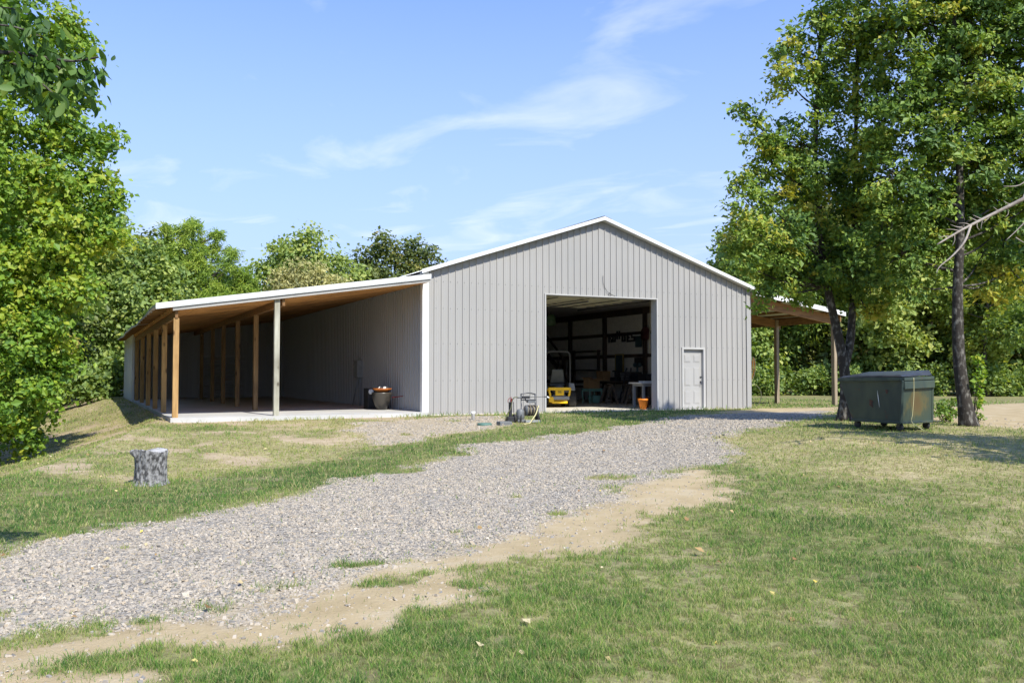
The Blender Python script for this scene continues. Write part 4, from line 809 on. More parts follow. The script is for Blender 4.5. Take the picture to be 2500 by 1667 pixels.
# ------------------------------------------------------------------ foliage
def unit(a): return a/(np.linalg.norm(a, axis=1, keepdims=True)+1e-9)
def leaf_mesh(name, c, size, tint, m, outward=None, wid=.36, droop=.25, upb=.55):
    n = len(c); up = np.array([0, 0, 1.]); lightward = np.array([SUN_DIR.x, SUN_DIR.y, SUN_DIR.z+.5])
    nrm_ = RNG.normal(0, 1, (n, 3))*.75+lightward*upb
    if outward is not None: nrm_ = nrm_+outward*.5
    nrm_ = unit(nrm_); d = unit(np.cross(nrm_, RNG.normal(0, 1, (n, 3)))); d = unit(d-up*droop); s = unit(np.cross(d, nrm_)); nn = np.cross(s, d)
    L_ = (size*np.clip(RNG.lognormal(-.05, .32, n), .4, 2.))[:, None]
    v = np.empty((n, 4, 3)); v[:, 0] = c; v[:, 1] = c+d*L_*.45+s*L_*wid+nn*L_*.12; v[:, 2] = c+d*L_; v[:, 3] = c+d*L_*.45-s*L_*wid+nn*L_*.12
    b = np.arange(n)[:, None]*4; f = np.concatenate([b+np.array([0, 1, 2]), b+np.array([0, 2, 3])])
    return mesh_np(name, v.reshape(-1, 3), f, [m], dict(tint=np.repeat(np.clip(tint, 0, 1), 4)))
def crown_points(lobes, ncl, nlf, clr, flat=1.0, bias=.45, base_t=.45, spread=.22, ttop=.0):
    C_, T_, O_, K_ = [], [], [], []
    for lb in lobes:
        c, r = np.array(lb[0], float), lb[1]; tb = lb[2] if len(lb) > 2 else 0.
        k = max(4, int(ncl*r*r)); d = unit(RNG.normal(0, 1, (k, 3))); rr = RNG.uniform(0, 1, k)**bias
        cc = c+d*(rr*r)[:, None]*np.array([1, 1, flat]); K_.append((c, cc))
        ct = base_t+tb+RNG.normal(0, spread*.6, k)
        m_ = int(nlf); pts = cc[:, None, :]+RNG.normal(0, 1, (k, m_, 3))*clr*np.array([1, 1, .7])
        C_.append(pts.reshape(-1, 3)); T_.append((ct[:, None]+RNG.normal(0, spread*.55, (k, m_))).ravel()); O_.append(np.repeat(d, m_, 0))
    return np.concatenate(C_), np.concatenate(T_), np.concatenate(O_), K_
def tree(name, label, cat, base, trunk, lobes, lm, bark, leaf=.12, ncl=26, nlf=40, clr=.2, group=None, twigs=True, r0=.17, flat=1., bt=.45, spread=.22, wid=.36, stems=None, bias=.45, upb=.55, limbs=True, limbr=.32, limbz=0.):
    base = np.array(base, float); t = thing(name, label, cat, base, 0, group)
    lobes = [(np.array(l[0], float)-base,)+tuple(l[1:]) for l in lobes]
    c, tt, o, K = crown_points(lobes, ncl, nlf, clr, flat, bias, bt, spread)
    mb = MB(); tr = [np.array(q, float)-base for q in trunk]; path = smooth_path(tr, 4)
    rs = [r0*(1-.8*i/(len(path)-1))*(1.45-.45*min(1, i/3)) for i in range(len(path))]
    mb.tube(path, rs, 12)
    for st in (stems or []):
        sp = smooth_path([np.array(q, float)-base for q in st], 4); mb.tube(sp, [r0*.75*(1-.75*i/(len(sp)-1)) for i in range(len(sp))], 10); path = path+sp
    pa = np.array(path); zs = pa[:, 2]
    for (lc, cc) in K:
        if not limbs: continue
        cand = np.where((zs < max(lc[2]-.2, limbz+.4)) & (zs >= limbz))[0]; cand = cand if len(cand) else np.array([0])
        dist = np.linalg.norm(pa[cand]-lc, axis=1)+.8*np.abs(lc[2]-pa[cand][:, 2]-np.linalg.norm(pa[cand][:, :2]-lc[:2], axis=1)*.6); s = pa[cand[np.argmin(dist)]]
        mid = (s+lc)/2+np.array([0, 0, -.12])*np.linalg.norm(lc-s)*.5
        sp = smooth_path([s, mid, lc], 4); mb.tube(sp, [max(.012, r0*limbr*(1-.78*i/8)) for i in range(9)], 6, cap=False)
        if twigs:
            for q in cc[::2]: mb.tube([lc+(q-lc)*.05, (lc+q)/2+RNG.normal(0, .05, 3), q], [.016, .011, .005], 4, cap=False)
    mb.build('trunk', bark, t)
    link('crown', leaf_mesh('crown', c, leaf, tt, lm, o, wid=wid, upb=upb), t); return t
def LB(w0, items): return [(P(u, v, w0+dw), r)+tuple(x) for u, v, dw, r, *x in items]
# two oaks beside the dumpster
b1 = np.array([8.14, -7.94, float(H(8.14, -7.94))-.05]); w1 = 22.6
tree('oak_tree', 'forked oak with mottled grey trunk just behind the green dumpster', 'tree', b1,
     [b1, P(2065, 950, w1), P(2058, 880, w1), P(2042, 800, w1), P(2020, 700, w1), P(2000, 560, w1), P(1990, 380, w1-.4), P(2000, 150, w1-1.2), P(2005, 20, w1-1.6)],
     LB(w1, [(2010, 640, 0, 1.25, -.1), (1900, 655, -1, 1.0, 0), (1805, 640, -1.4, .55, .05), (1840, 570, -1.5, .8, .15), (1810, 475, -1.6, .5, .2), (1850, 470, -1.2, .75, .1), (1925, 540, -.8, 1.0), (2010, 500, .3, 1.2), (2100, 560, .5, 1.2), (1880, 390, -1, .8, .1), (1835, 290, -1.4, .45, .1), (1845, 350, -1.2, .5, .2), (1960, 350, -.9, 1.1), (2070, 380, 0, 1.2), (1920, 190, -1.6, .6, .15), (1930, 110, -1.7, .45, .1), (2000, 200, -1.2, 1.0), (2090, 220, -.8, 1.1), (1990, 60, -1.8, .65), (2070, 60, -1.6, .9), (2120, 690, .2, .8, .1), (1955, 690, -.5, .6, -.05), (1855, 705, -.8, .45, -.1), (2120, 765, -.3, .4, .45), (2080, -30, -1.9, .6), (2060, 620, .6, 1.1, -.1), (2140, 640, .2, .8), (2040, 735, .3, .45, -.1), (1915, 680, -.6, .6, -.1), (1990, 440, .6, 1.1), (2130, 450, .4, 1.), (2150, 300, -.2, 1.), (2140, 130, -1.2, .9), (2150, 20, -1.7, .8)]),
     M['leaf_oak'], M['bark'], leaf=.115, ncl=18, nlf=100, clr=.145, r0=.16, bt=.46, spread=.32, wid=.3, limbr=.2, upb=.7, limbz=3.3,
     stems=[[P(2060, 900, w1), P(2076, 830, w1+.1), P(2082, 720, w1+.2), P(2085, 560, w1+.3), P(2090, 300, w1-.2), P(2095, 20, w1-1.3)]])
b2 = np.array([8.78, -11.0, float(H(8.78, -11.0))-.05]); w2 = 20.2
tree('oak_tree', 'straight single-trunked oak right of the green dumpster with shrub at its foot', 'tree', b2,
     [b2, P(2350, 950, w2), P(2340, 850, w2), P(2338, 700, w2), P(2345, 550, w2), P(2340, 350, w2), P(2330, 100, w2), P(2330, -150, w2)],
     LB(w2, [(2200, 620, .5, 1.0, -.05), (2290, 640, .4, .8, 0), (2250, 490, .2, 1.1), (2360, 530, .8, 1.0), (2440, 560, .6, .9, .05), (2470, 660, .5, .6, .35), (2420, 690, .8, .5, .4), (2180, 420, .2, 1.0), (2280, 350, .3, 1.2), (2400, 390, .2, 1.2), (2490, 450, .2, 1.1), (2200, 250, .3, 1.1), (2320, 200, 0, 1.2), (2430, 230, .2, 1.2), (2520, 280, .2, 1.2), (2190, 110, .3, .9), (2270, 60, .3, 1.1), (2380, 60, .2, 1.2), (2480, 80, .2, 1.2), (2300, -100, 0, 1.2), (2420, -120, 0, 1.3), (2560, 100, 0, 1.2), (2580, 450, 0, 1.1), (2160, 590, .3, .8), (2230, 700, .6, .5, .05), (2310, 480, .9, 1.), (2400, 620, .9, .8), (2260, 180, .9, 1.1), (2350, 300, .9, 1.2), (2460, 340, .7, 1.2), (2370, 130, .8, 1.2), (2250, -40, .5, 1.2), (2350, -30, .6, 1.2), (2460, -20, .5, 1.2), (2540, 0, .4, 1.2)]),
     M['leaf_oak'], M['bark'], leaf=.115, ncl=18, nlf=100, clr=.145, r0=.165, bt=.46, spread=.3, wid=.3, limbr=.2, upb=.7, limbz=3.0)
# shrub at the foot of the second oak
def shrub(base, label, lobes, lm, leaf=.07, n=300, cat='shrub', name='shrub', group=None, bt=.4):
    base = np.array(base, float); t = thing(name, label, cat, base, 0, group); mb = MB(); pts = []; tt = []
    for c, r in lobes:
        c = np.array(c, float); mb.tube(wob((0, 0, -.03), c, 4, .02), [.014, .012, .009, .007, .005], 5, cap=False); k = int(n*r*r*6)+20
        p = c+unit(RNG.normal(0, 1, (k, 3)))*(RNG.uniform(0, 1, k)**.5*r)[:, None]; p[:, 2] = np.maximum(p[:, 2], .02); pts.append(p); tt.append(bt+RNG.normal(0, .2, k))
    mb.build('stems', M['barkdark'], t); link('leaves', leaf_mesh('leaves', np.concatenate(pts), leaf, np.concatenate(tt), lm), t); return t
g = G(2305, 1030); shrub(g, 'leafy green shrub between the dumpster and the straight oak trunk', [((-.12, 0, .32), .2), ((.1, .05, .42), .2), ((.25, 0, .25), .2), ((-.28, 0, .22), .14), ((.0, -.1, .15), .2), ((.42, .05, .5), .12)], M['leaf_oak'], leaf=.085, n=260)
g = G(2390, 1030); shrub(g, 'tiny seedling at the right foot of the straight oak trunk', [((0, 0, .18), .09), ((.12, 0, .12), .07)], M['leaf_oak'], leaf=.08, n=120)
g = G(2395, 985); shrub((9.0, -10.9, float(H(9, -10.9))), 'bright ivy sprig climbing the straight oak trunk', [((-.1, -.28, .75), .12), ((-.13, -.3, 1.0), .14), ((.06, -.2, 1.2), .16), ((.15, -.1, 1.5), .16), ((.05, -.15, .5), .1)], M['leaf_left'], leaf=.1, n=200, cat='ivy', name='ivy_sprig', bt=.55)
# bare dead limb tree at the right edge, its own leafy crown outside the frame
b3 = np.array([6.6, -19.6, float(H(6.6, -19.6))-.05]); w3 = 14.5
t3 = tree('oak_tree', 'oak outside the right edge whose bare grey dead limb reaches into the picture', 'tree', b3,
     [b3, b3+np.array([0, .05, 1.5]), b3+np.array([.1, 0, 3.]), b3+np.array([0, .1, 5]), b3+np.array([0, 0, 8])],
     [(b3+np.array(q), r) for q, r in [((-.4, .2, 4.6), 1.3), ((.9, -.5, 4.7), 1.3), ((.3, 1., 5.6), 1.2), ((-.9, -.9, 5.6), 1.3), ((.2, -.5, 6.8), 1.5), ((-.2, .6, 7.8), 1.2), ((-1.3, .4, 4.1), .9), ((1.3, .9, 4.2), 1.), ((.4, -1.6, 4.4), 1.1)]],
     M['leaf_oak'], M['bark'], leaf=.15, ncl=12, nlf=50, clr=.22, r0=.16)
mb = MB(); root = b3+np.array([0, 0, 3.3])
def dead(pts, r): mb.tube(smooth_path([np.array(q)-b3 for q in pts], 4), list(np.linspace(r, r*.25, 4*(len(pts)-1)+1)), 6)
dead([root, P(2600, 430, 14.2), P(2500, 485, 14.4), P(2440, 515, 14.5), P(2370, 550, 14.5), P(2325, 575, 14.5), P(2288, 597, 14.5)], .045)
dead([P(2370, 550, 14.5), P(2355, 590, 14.4), P(2325, 625, 14.4), P(2295, 650, 14.4), P(2286, 667, 14.4)], .022)
dead([P(2600, 400, 14.8), P(2530, 420, 15), P(2490, 452, 15), P(2450, 455, 15)], .02); dead([P(2600, 420, 15.2), P(2520, 520, 15), P(2495, 550, 15), P(2455, 588, 15)], .022)
for a, b in [((2440, 515), (2425, 505)), ((2420, 525), (2400, 545)), ((2400, 535), (2395, 560)), ((2390, 542), (2365, 530)), ((2370, 550), (2340, 545)), ((2345, 565), (2310, 560)), ((2330, 573), (2325, 600)), ((2345, 600), (2360, 612)), ((2400, 536), (2375, 525)), ((2470, 500), (2450, 490)), ((2460, 506), (2455, 530)), ((2480, 580), (2520, 600)), ((2325, 578), (2290, 580)), ((2350, 556), (2320, 548)), ((2385, 545), (2392, 562))]:
    dead([P(*a, 14.5), P((a[0]+b[0])/2+RNG.uniform(-4, 4), (a[1]+b[1])/2+RNG.uniform(-4, 4), 14.5), P(*b, 14.5)], .01)
mb.build('dead_limb', M['deadwood'], t3)
# big bright tree on the left bank
bl = np.array([-12.9, -3.6, 0]); bl[2] = float(H(bl[0], bl[1]))-.1; wl = 21.
tree('maple_tree', 'large bright green leafy tree filling the left edge beside the bank', 'tree', bl,
     [bl, bl+np.array([.1, 0, 3]), bl+np.array([0, .2, 6]), bl+np.array([.1, 0, 10]), bl+np.array([0, 0, 13])],
     LB(wl, [(60, 60, 0, 1.2), (140, 105, 0, .7), (190, 90, .3, .35, -.1), (50, 250, -.3, 1.3), (165, 300, 0, .85), (225, 330, 0, .4), (255, 350, .2, .28), (60, 420, -.3, 1.3, .05), (180, 430, 0, 1.0, .05), (260, 460, .2, .45), (285, 490, .3, .22), (50, 580, -.4, 1.3, .08), (165, 570, -.1, 1.0, .08), (240, 560, .2, .5), (270, 600, .2, .42, .3), (60, 720, -.4, 1.3, .05), (165, 700, 0, .75, .15), (40, 850, -.4, 1.2, .0), (120, 820, -.2, .75, .1), (150, 900, -.1, .4), (40, 980, -.4, 1.05, -.1), (105, 950, -.2, .6, -.05), (25, 1070, -.4, .7, -.15), (-120, 100, 0, 1.4), (-130, 300, 0, 1.5), (-130, 520, 0, 1.5), (-130, 740, 0, 1.5), (-110, 950, 0, 1.3), (50, -150, .5, 1.3), (-100, -100, .5, 1.4), (20, -350, .5, 1.4), (-60, 1080, .3, .8), (-250, 400, 1, 1.6), (-250, 800, 1, 1.6)]),
     M['leaf_left'], M['barkdark'], leaf=.125, ncl=22, nlf=85, clr=.18, r0=.26, bt=.55, spread=.32, bias=.4, limbs=False)
# near overhanging branch, top left
bo = np.array([-12.6, -18.4, 0]); bo[2] = float(H(bo[0], bo[1]))-.1
to = thing('broadleaf_tree', 'broad-leaved tree whose drooping big-leaf branch hangs into the top left corner', 'tree', bo)
mb = MB(); mb.tube(smooth_path([np.zeros(3), np.array([.05, 0, 1.8]), np.array([0, .1, 3.4]), np.array([.1, 0, 5.2])], 4), list(np.linspace(.15, .05, 13)), 10)
wn = 6.3; tw = []
def nb_(pts, r, cap=False):
    q = smooth_path([np.array(x)-bo for x in pts], 4); mb.tube(q, list(np.linspace(r, r*.35, len(q))), 6, cap=cap); return q
roots = bo+np.array([.05, 0, 2.4])
tw += nb_([roots, P(-120, 120, 6.6), P(0, 128, wn), P(60, 133, wn), P(115, 142, wn), P(180, 150, wn), P(240, 140, wn)], .02)[8:]
tw += nb_([roots, P(-120, 120, 6.6), P(0, 145, wn), P(40, 160, wn), P(75, 182, 6.2), P(120, 220, 6.2), P(160, 250, 6.2)], .014)[8:]
tw += nb_([P(-120, 60, 6.6), P(-20, 60, wn), P(50, 70, wn), P(110, 95, 6.4)], .01)[2:]; tw += nb_([P(60, 133, wn), P(90, 190, wn), P(100, 240, wn)], .006)
tw += nb_([P(115, 142, wn), P(170, 185, wn), P(215, 195, wn)], .01); tw += nb_([P(-40, 20, 6.6), P(20, 20, 6.4), P(70, 35, 6.4)], .008)
mb.build('trunk', M['bark'], to)
pts = []
for q in tw:
    for _ in range(7): pts.append(q+RNG.normal(0, .066, 3)+np.array([0, 0, -.02]))
pts = np.array(pts); n = len(pts); up = np.array([0, 0, 1.])
d = unit(RNG.normal(0, .7, (n, 3))-up*1.0+cr*.35); nr = unit(np.cross(d, RNG.normal(0, 1, (n, 3)))+up*.25); s = unit(np.cross(d, nr)); nn = np.cross(s, d); L_ = RNG.uniform(.075, .14, n)[:, None]
ov = [(0, 0, 0), (.2, .16, .03), (.45, .24, .05), (.7, .19, .04), (1, 0, -.04), (.7, -.19, .04), (.45, -.24, .05), (.2, -.16, .03), (.33, 0, 0), (.68, 0, 0)]
v = np.stack([pts+d*L_*a+s*L_*b*.88+nn*L_*c for a, b, c in ov], 1)
fl = [(0, 1, 8), (1, 2, 8), (2, 9, 8), (2, 3, 9), (3, 4, 9), (4, 5, 9), (5, 6, 9), (6, 8, 9), (6, 7, 8), (7, 0, 8)]
f = np.concatenate([np.arange(n)[:, None]*10+np.array(q) for q in fl]); link('crown', mesh_np('crown', v.reshape(-1, 3), f, [M['leaf_big']], dict(tint=np.repeat(np.clip(.45+RNG.normal(0, .25, n), 0, 1), 10)), True), to)

# ------------------------------------------------------------------ background woods
def gtree(name, label, u, w, items, lm, leaf, group='trees in the woods around the barn', ncl=7, nlf=46, clr=.42, r0=.2, bt=.45, spread=.26, ground=None, top=None, wid=.36, upb=.55):
    q = P(u, 900, w); base = np.array([q[0], q[1], float(H(q[0], q[1]))-.1]); L_ = LB(w, items); tz = max(l[0][2] for l in L_)
    return tree(name, label, 'tree', base, [base, base+np.array([.1, .1, (tz-base[2])*.35]), base+np.array([-.1, 0, (tz-base[2])*.7]), np.array([base[0], base[1], tz])], L_, lm, M['barkdark'], leaf=leaf, ncl=ncl, nlf=nlf, clr=clr, group=group, twigs=False, r0=r0, bt=bt, spread=spread, wid=wid, upb=upb)
gtree('broadleaf_tree', 'dense mid green rounded tree behind the rear left corner of the lean-to', 320, 50, [(300, 640, 0, 1.5), (360, 640, .5, 1.4), (400, 690, .5, 1.2), (260, 680, 0, 1.6), (330, 720, -.5, 1.8), (250, 780, -.5, 1.7), (310, 830, -.8, 1.5), (230, 870, -1, 1.6), (280, 920, -1, 1.2), (380, 760, 0, 1.6), (180, 720, 0, 1.8), (180, 830, 0, 1.7), (190, 930, -.5, 1.4), (420, 740, .5, 1.2), (215, 600, 0, 1.3)], M['leaf_bg'], .26, ncl=10, bt=.5)
pt = []
for u, v, r in [(468, 545, .3), (462, 555, .3), (478, 552, .3), (404, 556, .2), (530, 572, .2), (415, 620, .6), (395, 640, .6), (430, 640, .8), (385, 690, .9), (400, 730, 1.), (430, 745, 1.), (468, 560, .55), (455, 590, .6), (488, 585, .55), (440, 610, .6), (480, 620, .8), (405, 565, .28), (415, 600, .5), (435, 565, .3), (505, 610, .45), (528, 578, .22), (535, 605, .5), (555, 615, .45), (570, 625, .35), (525, 640, .6), (555, 645, .4), (400, 625, .7), (425, 650, .9), (460, 665, 1.), (500, 670, .9), (535, 690, .7), (400, 690, .9), (440, 710, 1.1), (490, 720, 1.), (540, 720, .8), (385, 655, .6), (520, 740, 1.), (450, 760, 1.1), (565, 655, .25), (475, 640, .7)]: pt.append((u, v, RNG.uniform(-1, 1), r*(.8 if v < 645 else 1.05), RNG.normal(.08, .1)))
gtree('pine_tree', 'tall light green pine with spiky top behind the lean-to roof', 470, 54, pt, M['leaf_pine'], .27, ncl=26, nlf=80, clr=.18, wid=.085, bt=.6, upb=.8)
gtree('pine_tree', 'small light green pine peeking over the lean-to roof right of the tall pine', 590, 56, [(585, 672, 0, .6), (600, 690, 0, .6), (570, 700, 0, .8), (590, 715, 0, .9), (605, 725, 0, .8), (580, 740, 0, 1.1)], M['leaf_pine'], .27, ncl=26, nlf=80, clr=.18, wid=.085, bt=.6, upb=.8)
gtree('broadleaf_tree', 'airy green tree with two rounded tops above the middle of the lean-to roof', 735, 58, [(750, 590, 0, 1.1), (770, 610, 0, 1.1), (730, 615, 0, 1.0), (755, 640, 0, 1.4), (690, 595, 0, .8), (700, 620, 0, 1.0), (670, 625, 0, .9), (690, 650, 0, 1.2), (650, 670, 0, .9), (640, 650, 0, .5), (730, 660, 0, 1.3), (790, 645, 0, .9), (825, 630, 0, .4), (800, 670, 0, 1.2), (850, 670, .3, 1.3), (640, 690, 0, 1.2), (700, 700, 0, 1.5), (780, 700, 0, 1.5), (860, 690, 0, 1.2), (625, 720, 0, 1.2)], M['leaf_bg'], .24, ncl=9, nlf=40, clr=.36, bt=.6)
gtree('willow_tree', 'pale yellow-green bushy tree directly behind the lean-to roof', 740, 50, [(690, 678, 0, .7), (720, 668, 0, .75), (760, 672, 0, .8), (800, 680, 0, .7), (670, 695, 0, .6), (740, 700, 0, 1.), (780, 705, 0, 1.), (700, 705, 0, 1.), (825, 690, 0, .5)], M['leaf_pale'], .22, ncl=16, nlf=44, clr=.26, bt=.5, wid=.2)
gtree('oak_tree', 'dark olive oak with broken crown rising left of the barn gable', 965, 60, [(950, 595, 0, 1.1), (980, 620, 0, 1.1), (930, 615, 0, 1.0), (890, 625, 0, 1.1), (870, 650, 0, 1.0), (920, 655, 0, 1.3), (1010, 610, 0, .9), (1040, 620, 0, .9), (1065, 640, 0, .7), (1030, 650, 0, 1.0), (990, 660, 0, 1.2), (1060, 665, 0, .7), (940, 690, 0, 1.5), (1010, 690, 0, 1.4), (880, 690, 0, 1.3), (1075, 700, 0, 1.2)], M['leaf_bgdark'], .24, ncl=9, nlf=36, clr=.34, bt=.5)
# template trees for the woods left and right
def template(seed, w, lm, bt):
    global RNG
    sv = RNG; RNG = np.random.default_rng(seed); lob = []
    for k in range(15):
        z = RNG.uniform(1.6, 8.6); rad = 2.4*math.sin(math.pi*(z/10.2)**.75)+.2; a = RNG.uniform(0, 6.28); rr = rad*RNG.uniform(.3, 1)
        lob.append((np.array([rr*math.cos(a), rr*math.sin(a), z]), RNG.uniform(.8, 1.5), RNG.normal(0, .1)))
    lob.append((np.array([0, 0, 9.]), 1.1)); lob.append((np.array([.5, -.8, 1.2]), 1.0)); lob.append((np.array([-.9, -.6, 1.0]), 1.0))
    t = tree('woodland_tree', 'x', 'tree', (0, 0, 0), [(0, 0, 0), (.2, .1, 3), (-.1, 0, 6), (0, 0, 9)], lob, lm, M['barkdark'], leaf=.25, ncl=12, nlf=52, clr=.34, twigs=False, r0=.17, bt=bt, spread=.28, upb=.9); RNG = sv; return t
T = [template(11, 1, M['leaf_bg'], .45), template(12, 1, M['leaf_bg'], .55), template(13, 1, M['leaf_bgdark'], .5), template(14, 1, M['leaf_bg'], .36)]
used = [False]*4
def place(k, u, w, sc, rz, label, dz=0., sz=None, group='trees in the woods around the barn'):
    q = P(u, 900, w); z = float(H(q[0], q[1]))-.1+dz
    if not used[k]: o = T[k]; used[k] = True
    else:
        o = T[k].copy(); COL.objects.link(o)
        for ch in T[k].children: c = ch.copy(); COL.objects.link(c); c.parent = o
    o.location = (q[0], q[1], z); o.rotation_euler = (0, 0, rz); o.scale = (sc, sc, sz or sc); tag(o, label, 'tree', group)
R_ = [(0, 1830, 50, .9, .3, .80, 'woodland tree behind the carport, nearest the barn corner'), (3, 1868, 52, .9, 1.2, .95, 'dark trunked woodland tree seen through the carport beside the barn corner'),
      (1, 1960, 54, .9, 2.2, .9, 'woodland tree seen between the two carport posts'), (2, 2040, 52, 1.0, .8, 1.05, 'woodland tree directly behind the forked oak trunk'),
      (0, 2120, 50, 1.0, 4.1, 1.0, 'sunlit woodland tree standing above the left half of the dumpster'), (1, 2200, 49, .95, 5.0, 1.0, 'sunlit woodland tree above the right half of the dumpster'),
      (3, 2275, 51, 1.0, 3.3, 1.0, 'woodland tree between the dumpster and the straight oak trunk'), (0, 2350, 53, 1.0, 1.9, 1.05, 'woodland tree hidden behind the straight oak trunk'),
      (1, 2410, 47, .8, 2.7, .8, 'yellow-green woodland tree just right of the straight oak trunk'), (2, 2470, 52, 1.0, .4, 1.1, 'woodland tree at the right edge of the clearing'), (3, 2550, 50, 1.1, 5.5, 1.1, 'woodland tree at the far right edge, partly out of the picture')]
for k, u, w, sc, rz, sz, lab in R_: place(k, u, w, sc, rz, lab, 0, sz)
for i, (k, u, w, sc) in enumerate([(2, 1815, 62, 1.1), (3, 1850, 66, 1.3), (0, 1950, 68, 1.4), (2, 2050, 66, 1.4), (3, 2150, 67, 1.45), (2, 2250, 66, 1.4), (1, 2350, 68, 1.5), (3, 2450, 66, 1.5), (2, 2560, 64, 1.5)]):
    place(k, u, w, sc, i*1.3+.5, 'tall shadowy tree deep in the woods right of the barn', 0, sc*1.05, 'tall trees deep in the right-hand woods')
for i, (k, u, w, sc, lab) in enumerate([(2, 60, 46, 1.3, 'tall dark tree behind the big bright left tree'), (3, -60, 44, 1.4, 'dark tree outside the left edge behind the big bright tree'), (0, 150, 58, 1.3, 'woodland tree behind the left bank, in shade'), (3, 250, 62, 1.35, 'woodland tree behind the rounded tree at the lean-to corner'), (2, 380, 66, 1.2, 'woodland tree behind the tall pine')]): place(k, u, w, sc, i*2.1, lab, -.3)
for i, (x, y, k) in enumerate([(-17.5, 3, 2), (-16.5, 8.5, 3), (-18, 14, 0), (-16, 19.5, 2), (-17, 25, 3), (-14, 31, 1), (-21, -3, 3)]):  # row added to keep skylight out of the lean-to's open side
    o = T[k].copy(); COL.objects.link(o)
    for ch in T[k].children: c = ch.copy(); COL.objects.link(c); c.parent = o
    o.location = (x, y, float(H(x, y))-.2); o.rotation_euler = (0, 0, i*1.7); o.scale = (1.25, 1.25, 1.35); tag(o, 'tree added below the left bank to block skylight from the lean-to', 'tree', 'trees added below the left bank to block skylight')
for i, (u, w) in enumerate([(30, 34), (110, 38), (190, 41), (250, 46), (300, 47)]):
    q = P(u, 940, w); shrub((q[0], q[1], float(H(q[0], q[1]))), ['dark bush below the big left tree on the bank', 'dark bush low on the bank left of the lean-to', 'rounded bush on the bank skyline', 'bush on the bank near the lean-to rear wall', 'bush touching the rear of the white outer wall'][i], [((RNG.uniform(-1, 1), RNG.uniform(-.5, .5), RNG.uniform(.4, 1.8)), RNG.uniform(.6, 1.)) for _ in range(6)], M['leaf_bg'], leaf=.22, n=60, group='bushes on the left bank', bt=.33)
for i, (u, w, lab) in enumerate([(1875, 46, 'low bush behind the carport beside the barn corner'), (1990, 47, 'low bush between the carport posts'), (2100, 46, 'low bush behind the left half of the dumpster'), (2200, 45, 'low bush behind the right half of the dumpster'), (2290, 46, 'low bush left of the straight oak trunk'), (2420, 45, 'low yellowish bush right of the straight oak trunk'), (2500, 46, 'low bush at the far right edge')]):
    q = P(u, 940, w+2); shrub((q[0], q[1], float(H(q[0], q[1]))), lab, [((RNG.uniform(-1.3, 1.3), RNG.uniform(-.5, .5), RNG.uniform(.3, 1.3)), RNG.uniform(.5, .9)) for _ in range(6)], M['leaf_bg'], leaf=.2, n=70, group='bushes along the right-hand woods', bt=.42)

# ------------------------------------------------------------------ grass, gravel, fallen leaves
def polar(n, r0, r1, p):                              # ground points around the viewing spot, denser where it is nearer
    a = TH+RNG.uniform(-.80, .86, n); k = RNG.uniform(0, 1, n); r = (r0**p+(r1**p-r0**p)*k)**(1/p)
    return CAM[0]+r*np.sin(a), CAM[1]+r*np.cos(a), r
def grass_mat():
    m, nt, b, N, L = nodes('grass_blade'); nt.nodes.remove(b); out = nt.nodes['Material Output']
    at = N('ShaderNodeAttribute'); at.attribute_name = 'tint'; rp = N('ShaderNodeValToRGB'); e = rp.color_ramp.elements
    e[0].position = 0; e[0].color = (.47, .43, .21, 1); e[1].position = 1; e[1].color = (.085, .175, .055, 1)
    for p_, c in ((.2, (.45, .41, .20)), (.4, (.37, .41, .12)), (.62, (.215, .325, .075)), (.82, (.135, .27, .055))): q = e.new(p_); q.color = (*c, 1)
    L(at.outputs['Fac'], rp.inputs[0]); d = N('ShaderNodeBsdfDiffuse'); L(rp.outputs[0], d.inputs[0]); t = N('ShaderNodeBsdfTranslucent'); L(rp.outputs[0], t.inputs[0])
    m1 = N('ShaderNodeMixShader'); m1.inputs[0].default_value = .35; L(d.outputs[0], m1.inputs[1]); L(t.outputs[0], m1.inputs[2]); L(m1.outputs[0], out.inputs['Surface']); return m
GM = grass_mat()
x, y, r = polar(1120000, 3.4, 44, -.55)
gr, di, ga, lu = masks(x, y); tf = vnoise(x*9.5, y*9.5)*.6+vnoise(x*23, y*23)*.4; keep = RNG.uniform(0, 1, len(x)) < ga*(.12+1.25*sst(tf, .25, .7))+.012*(gr+di)*(r < 14)
x, y, r, lu, ga, tf = x[keep], y[keep], r[keep], lu[keep], ga[keep], tf[keep]; n = len(x)
z = H(x, y)+(fbm(x, y, .8, 3, 9)-.5)*.05*(1-sst(np.hypot(x-2, y+10), 20, 40))-.004
hgt = (.014+.022*RNG.uniform(0, 1, n))*(.6+.9*fbm(x, y, 1.6, 3, 21))*(.75+.6*lu)*(1+.02*r)*(.45+1.15*tf); hgt *= np.where(RNG.uniform(0, 1, n) < .02, 1.8, 1)*(1+1.1*np.exp(-(np.hypot(x-sp0[0], y-sp0[1])/.42)**4)+.8*((y > -1.0) & (y < 0) & (x > -7.5) & (x < 12.2)))
wd = np.maximum(.0036, .0006*r)*RNG.uniform(.7, 1.3, n); a = RNG.uniform(0, 6.283, n); lean = RNG.uniform(.15, 1.1, n)*hgt; la = RNG.uniform(0, 6.283, n)
sx, sy = np.cos(a)*wd/2, np.sin(a)*wd/2; lx, ly = np.cos(la)*lean, np.sin(la)*lean
v = np.empty((n, 5, 3)); v[:, 0] = np.c_[x-sx, y-sy, z]; v[:, 1] = np.c_[x+sx, y+sy, z]
v[:, 2] = np.c_[x+sx*.8+lx*.4, y+sy*.8+ly*.4, z+hgt*.6]; v[:, 3] = np.c_[x-sx*.8+lx*.4, y-sy*.8+ly*.4, z+hgt*.6]; v[:, 4] = np.c_[x+lx, y+ly, z+hgt]
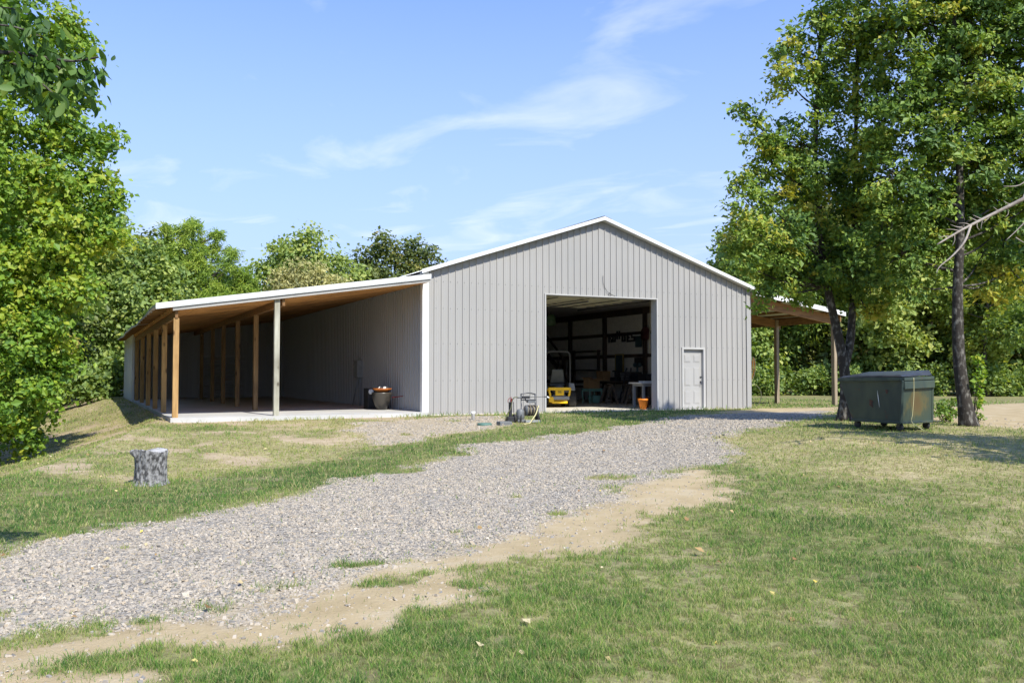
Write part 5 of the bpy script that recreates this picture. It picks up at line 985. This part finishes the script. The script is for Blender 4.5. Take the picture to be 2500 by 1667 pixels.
b = np.arange(n)[:, None]*5; f = np.concatenate([b+np.array(q) for q in ((0, 1, 2), (0, 2, 3), (3, 2, 4))])
tint = lu+RNG.normal(0, .15, n)+(tf-.45)*.5; tint = np.where(RNG.uniform(0, 1, n) < .26, RNG.uniform(0, .38, n), tint)
tag(link('grass', mesh_np('grass', v.reshape(-1, 3), f, [GM], dict(tint=np.repeat(np.clip(tint, 0, 1), 5)))), 'mown lawn grass, green and dry, on both sides of the gravel drive', 'grass', kind='stuff')
# gravel stones
def stone_mat():
    m, nt, b, N, L = nodes('crushed_stone'); b.inputs['Roughness'].default_value = .9; b.inputs['Specular IOR Level'].default_value = .2
    at = N('ShaderNodeAttribute'); at.attribute_name = 'tint'; rp = N('ShaderNodeValToRGB'); e = rp.color_ramp.elements
    e[0].position = 0; e[0].color = (.115, .105, .095, 1); e[1].position = 1; e[1].color = (.66, .60, .50, 1)
    for p_, c in ((.2, (.225, .217, .207)), (.5, (.375, .325, .26)), (.75, (.475, .415, .335)), (.88, (.43, .345, .24))): q = e.new(p_); q.color = (*c, 1)
    L(at.outputs['Fac'], rp.inputs[0]); L(rp.outputs[0], b.inputs['Base Color']); return m
x, y, r = polar(600000, 3.4, 27, -.35)
gr, di, ga, lu = masks(x, y); pk = fbm(x, y, 2.0, 3, 30); keep = RNG.uniform(0, 1, len(x)) < np.maximum(gr*(.35+.9*sst(pk, .3, .6)), .035*di); x, y, r, gr = x[keep], y[keep], r[keep], gr[keep]; n = len(x)
sz = np.maximum(.0045+.013*RNG.uniform(0, 1, n)**3.0, .0008*r)*np.where(RNG.uniform(0, 1, n) < .02, 1.7, 1); z = H(x, y)+(fbm(x, y, .8, 3, 9)-.5)*.05*(1-sst(np.hypot(x-2, y+10), 20, 40))+gr*(fbm(x, y, 9, 2, 10)-.5)*.02
cube = np.array([(-1, -1, -1), (1, -1, -1), (1, 1, -1), (-1, 1, -1), (-1, -1, 1), (1, -1, 1), (1, 1, 1), (-1, 1, 1)], float)
v = cube[None]*np.stack([RNG.uniform(.75, 1.4, n), RNG.uniform(.55, 1., n), RNG.uniform(.3, .65, n)], 1)[:, None, :]*(1+RNG.normal(0, .22, (n, 8, 3))); v[:, 4:, :2] *= RNG.uniform(.45, .95, (n, 1, 1))
a = RNG.uniform(0, 6.283, n); ca, sa = np.cos(a)[:, None], np.sin(a)[:, None]; tl = RNG.normal(0, .3, (n, 1)); vx, vy, vz = v[..., 0], v[..., 1], v[..., 2]
vz = vz+vx*tl; v = np.stack([vx*ca-vy*sa, vx*sa+vy*ca, vz], 2)*sz[:, None, None]+np.stack([x, y, z+sz*.22], 1)[:, None, :]
b = np.arange(n)[:, None]*8; f = np.concatenate([b+np.array(q) for q in ((4, 5, 6, 7), (0, 1, 5, 4), (1, 2, 6, 5), (2, 3, 7, 6), (3, 0, 4, 7))])
tag(link('gravel', mesh_np('gravel', v.reshape(-1, 3), f, [stone_mat()], dict(tint=np.repeat(RNG.beta(3.0, 2.4, n), 8)))), 'grey crushed stone of the drive curving up to the barn', 'gravel', kind='stuff')
# fallen leaves
x, y, r = polar(110, 4.2, 22, .6); c = np.c_[x, y, H(x, y)+.03]
fm = leaf_mesh('fallen_leaves', c, .05, RNG.uniform(0, 1, len(x)), leaf_mat('fallen_leaf', (.22, .12, .05), (.38, .25, .10), (.58, .50, .30), (.70, .52, .08), .1), upb=3.)
tag(link('fallen_leaves', fm), 'scattered dry yellow and brown leaves lying on the lawn and drive', 'leaves', kind='stuff')
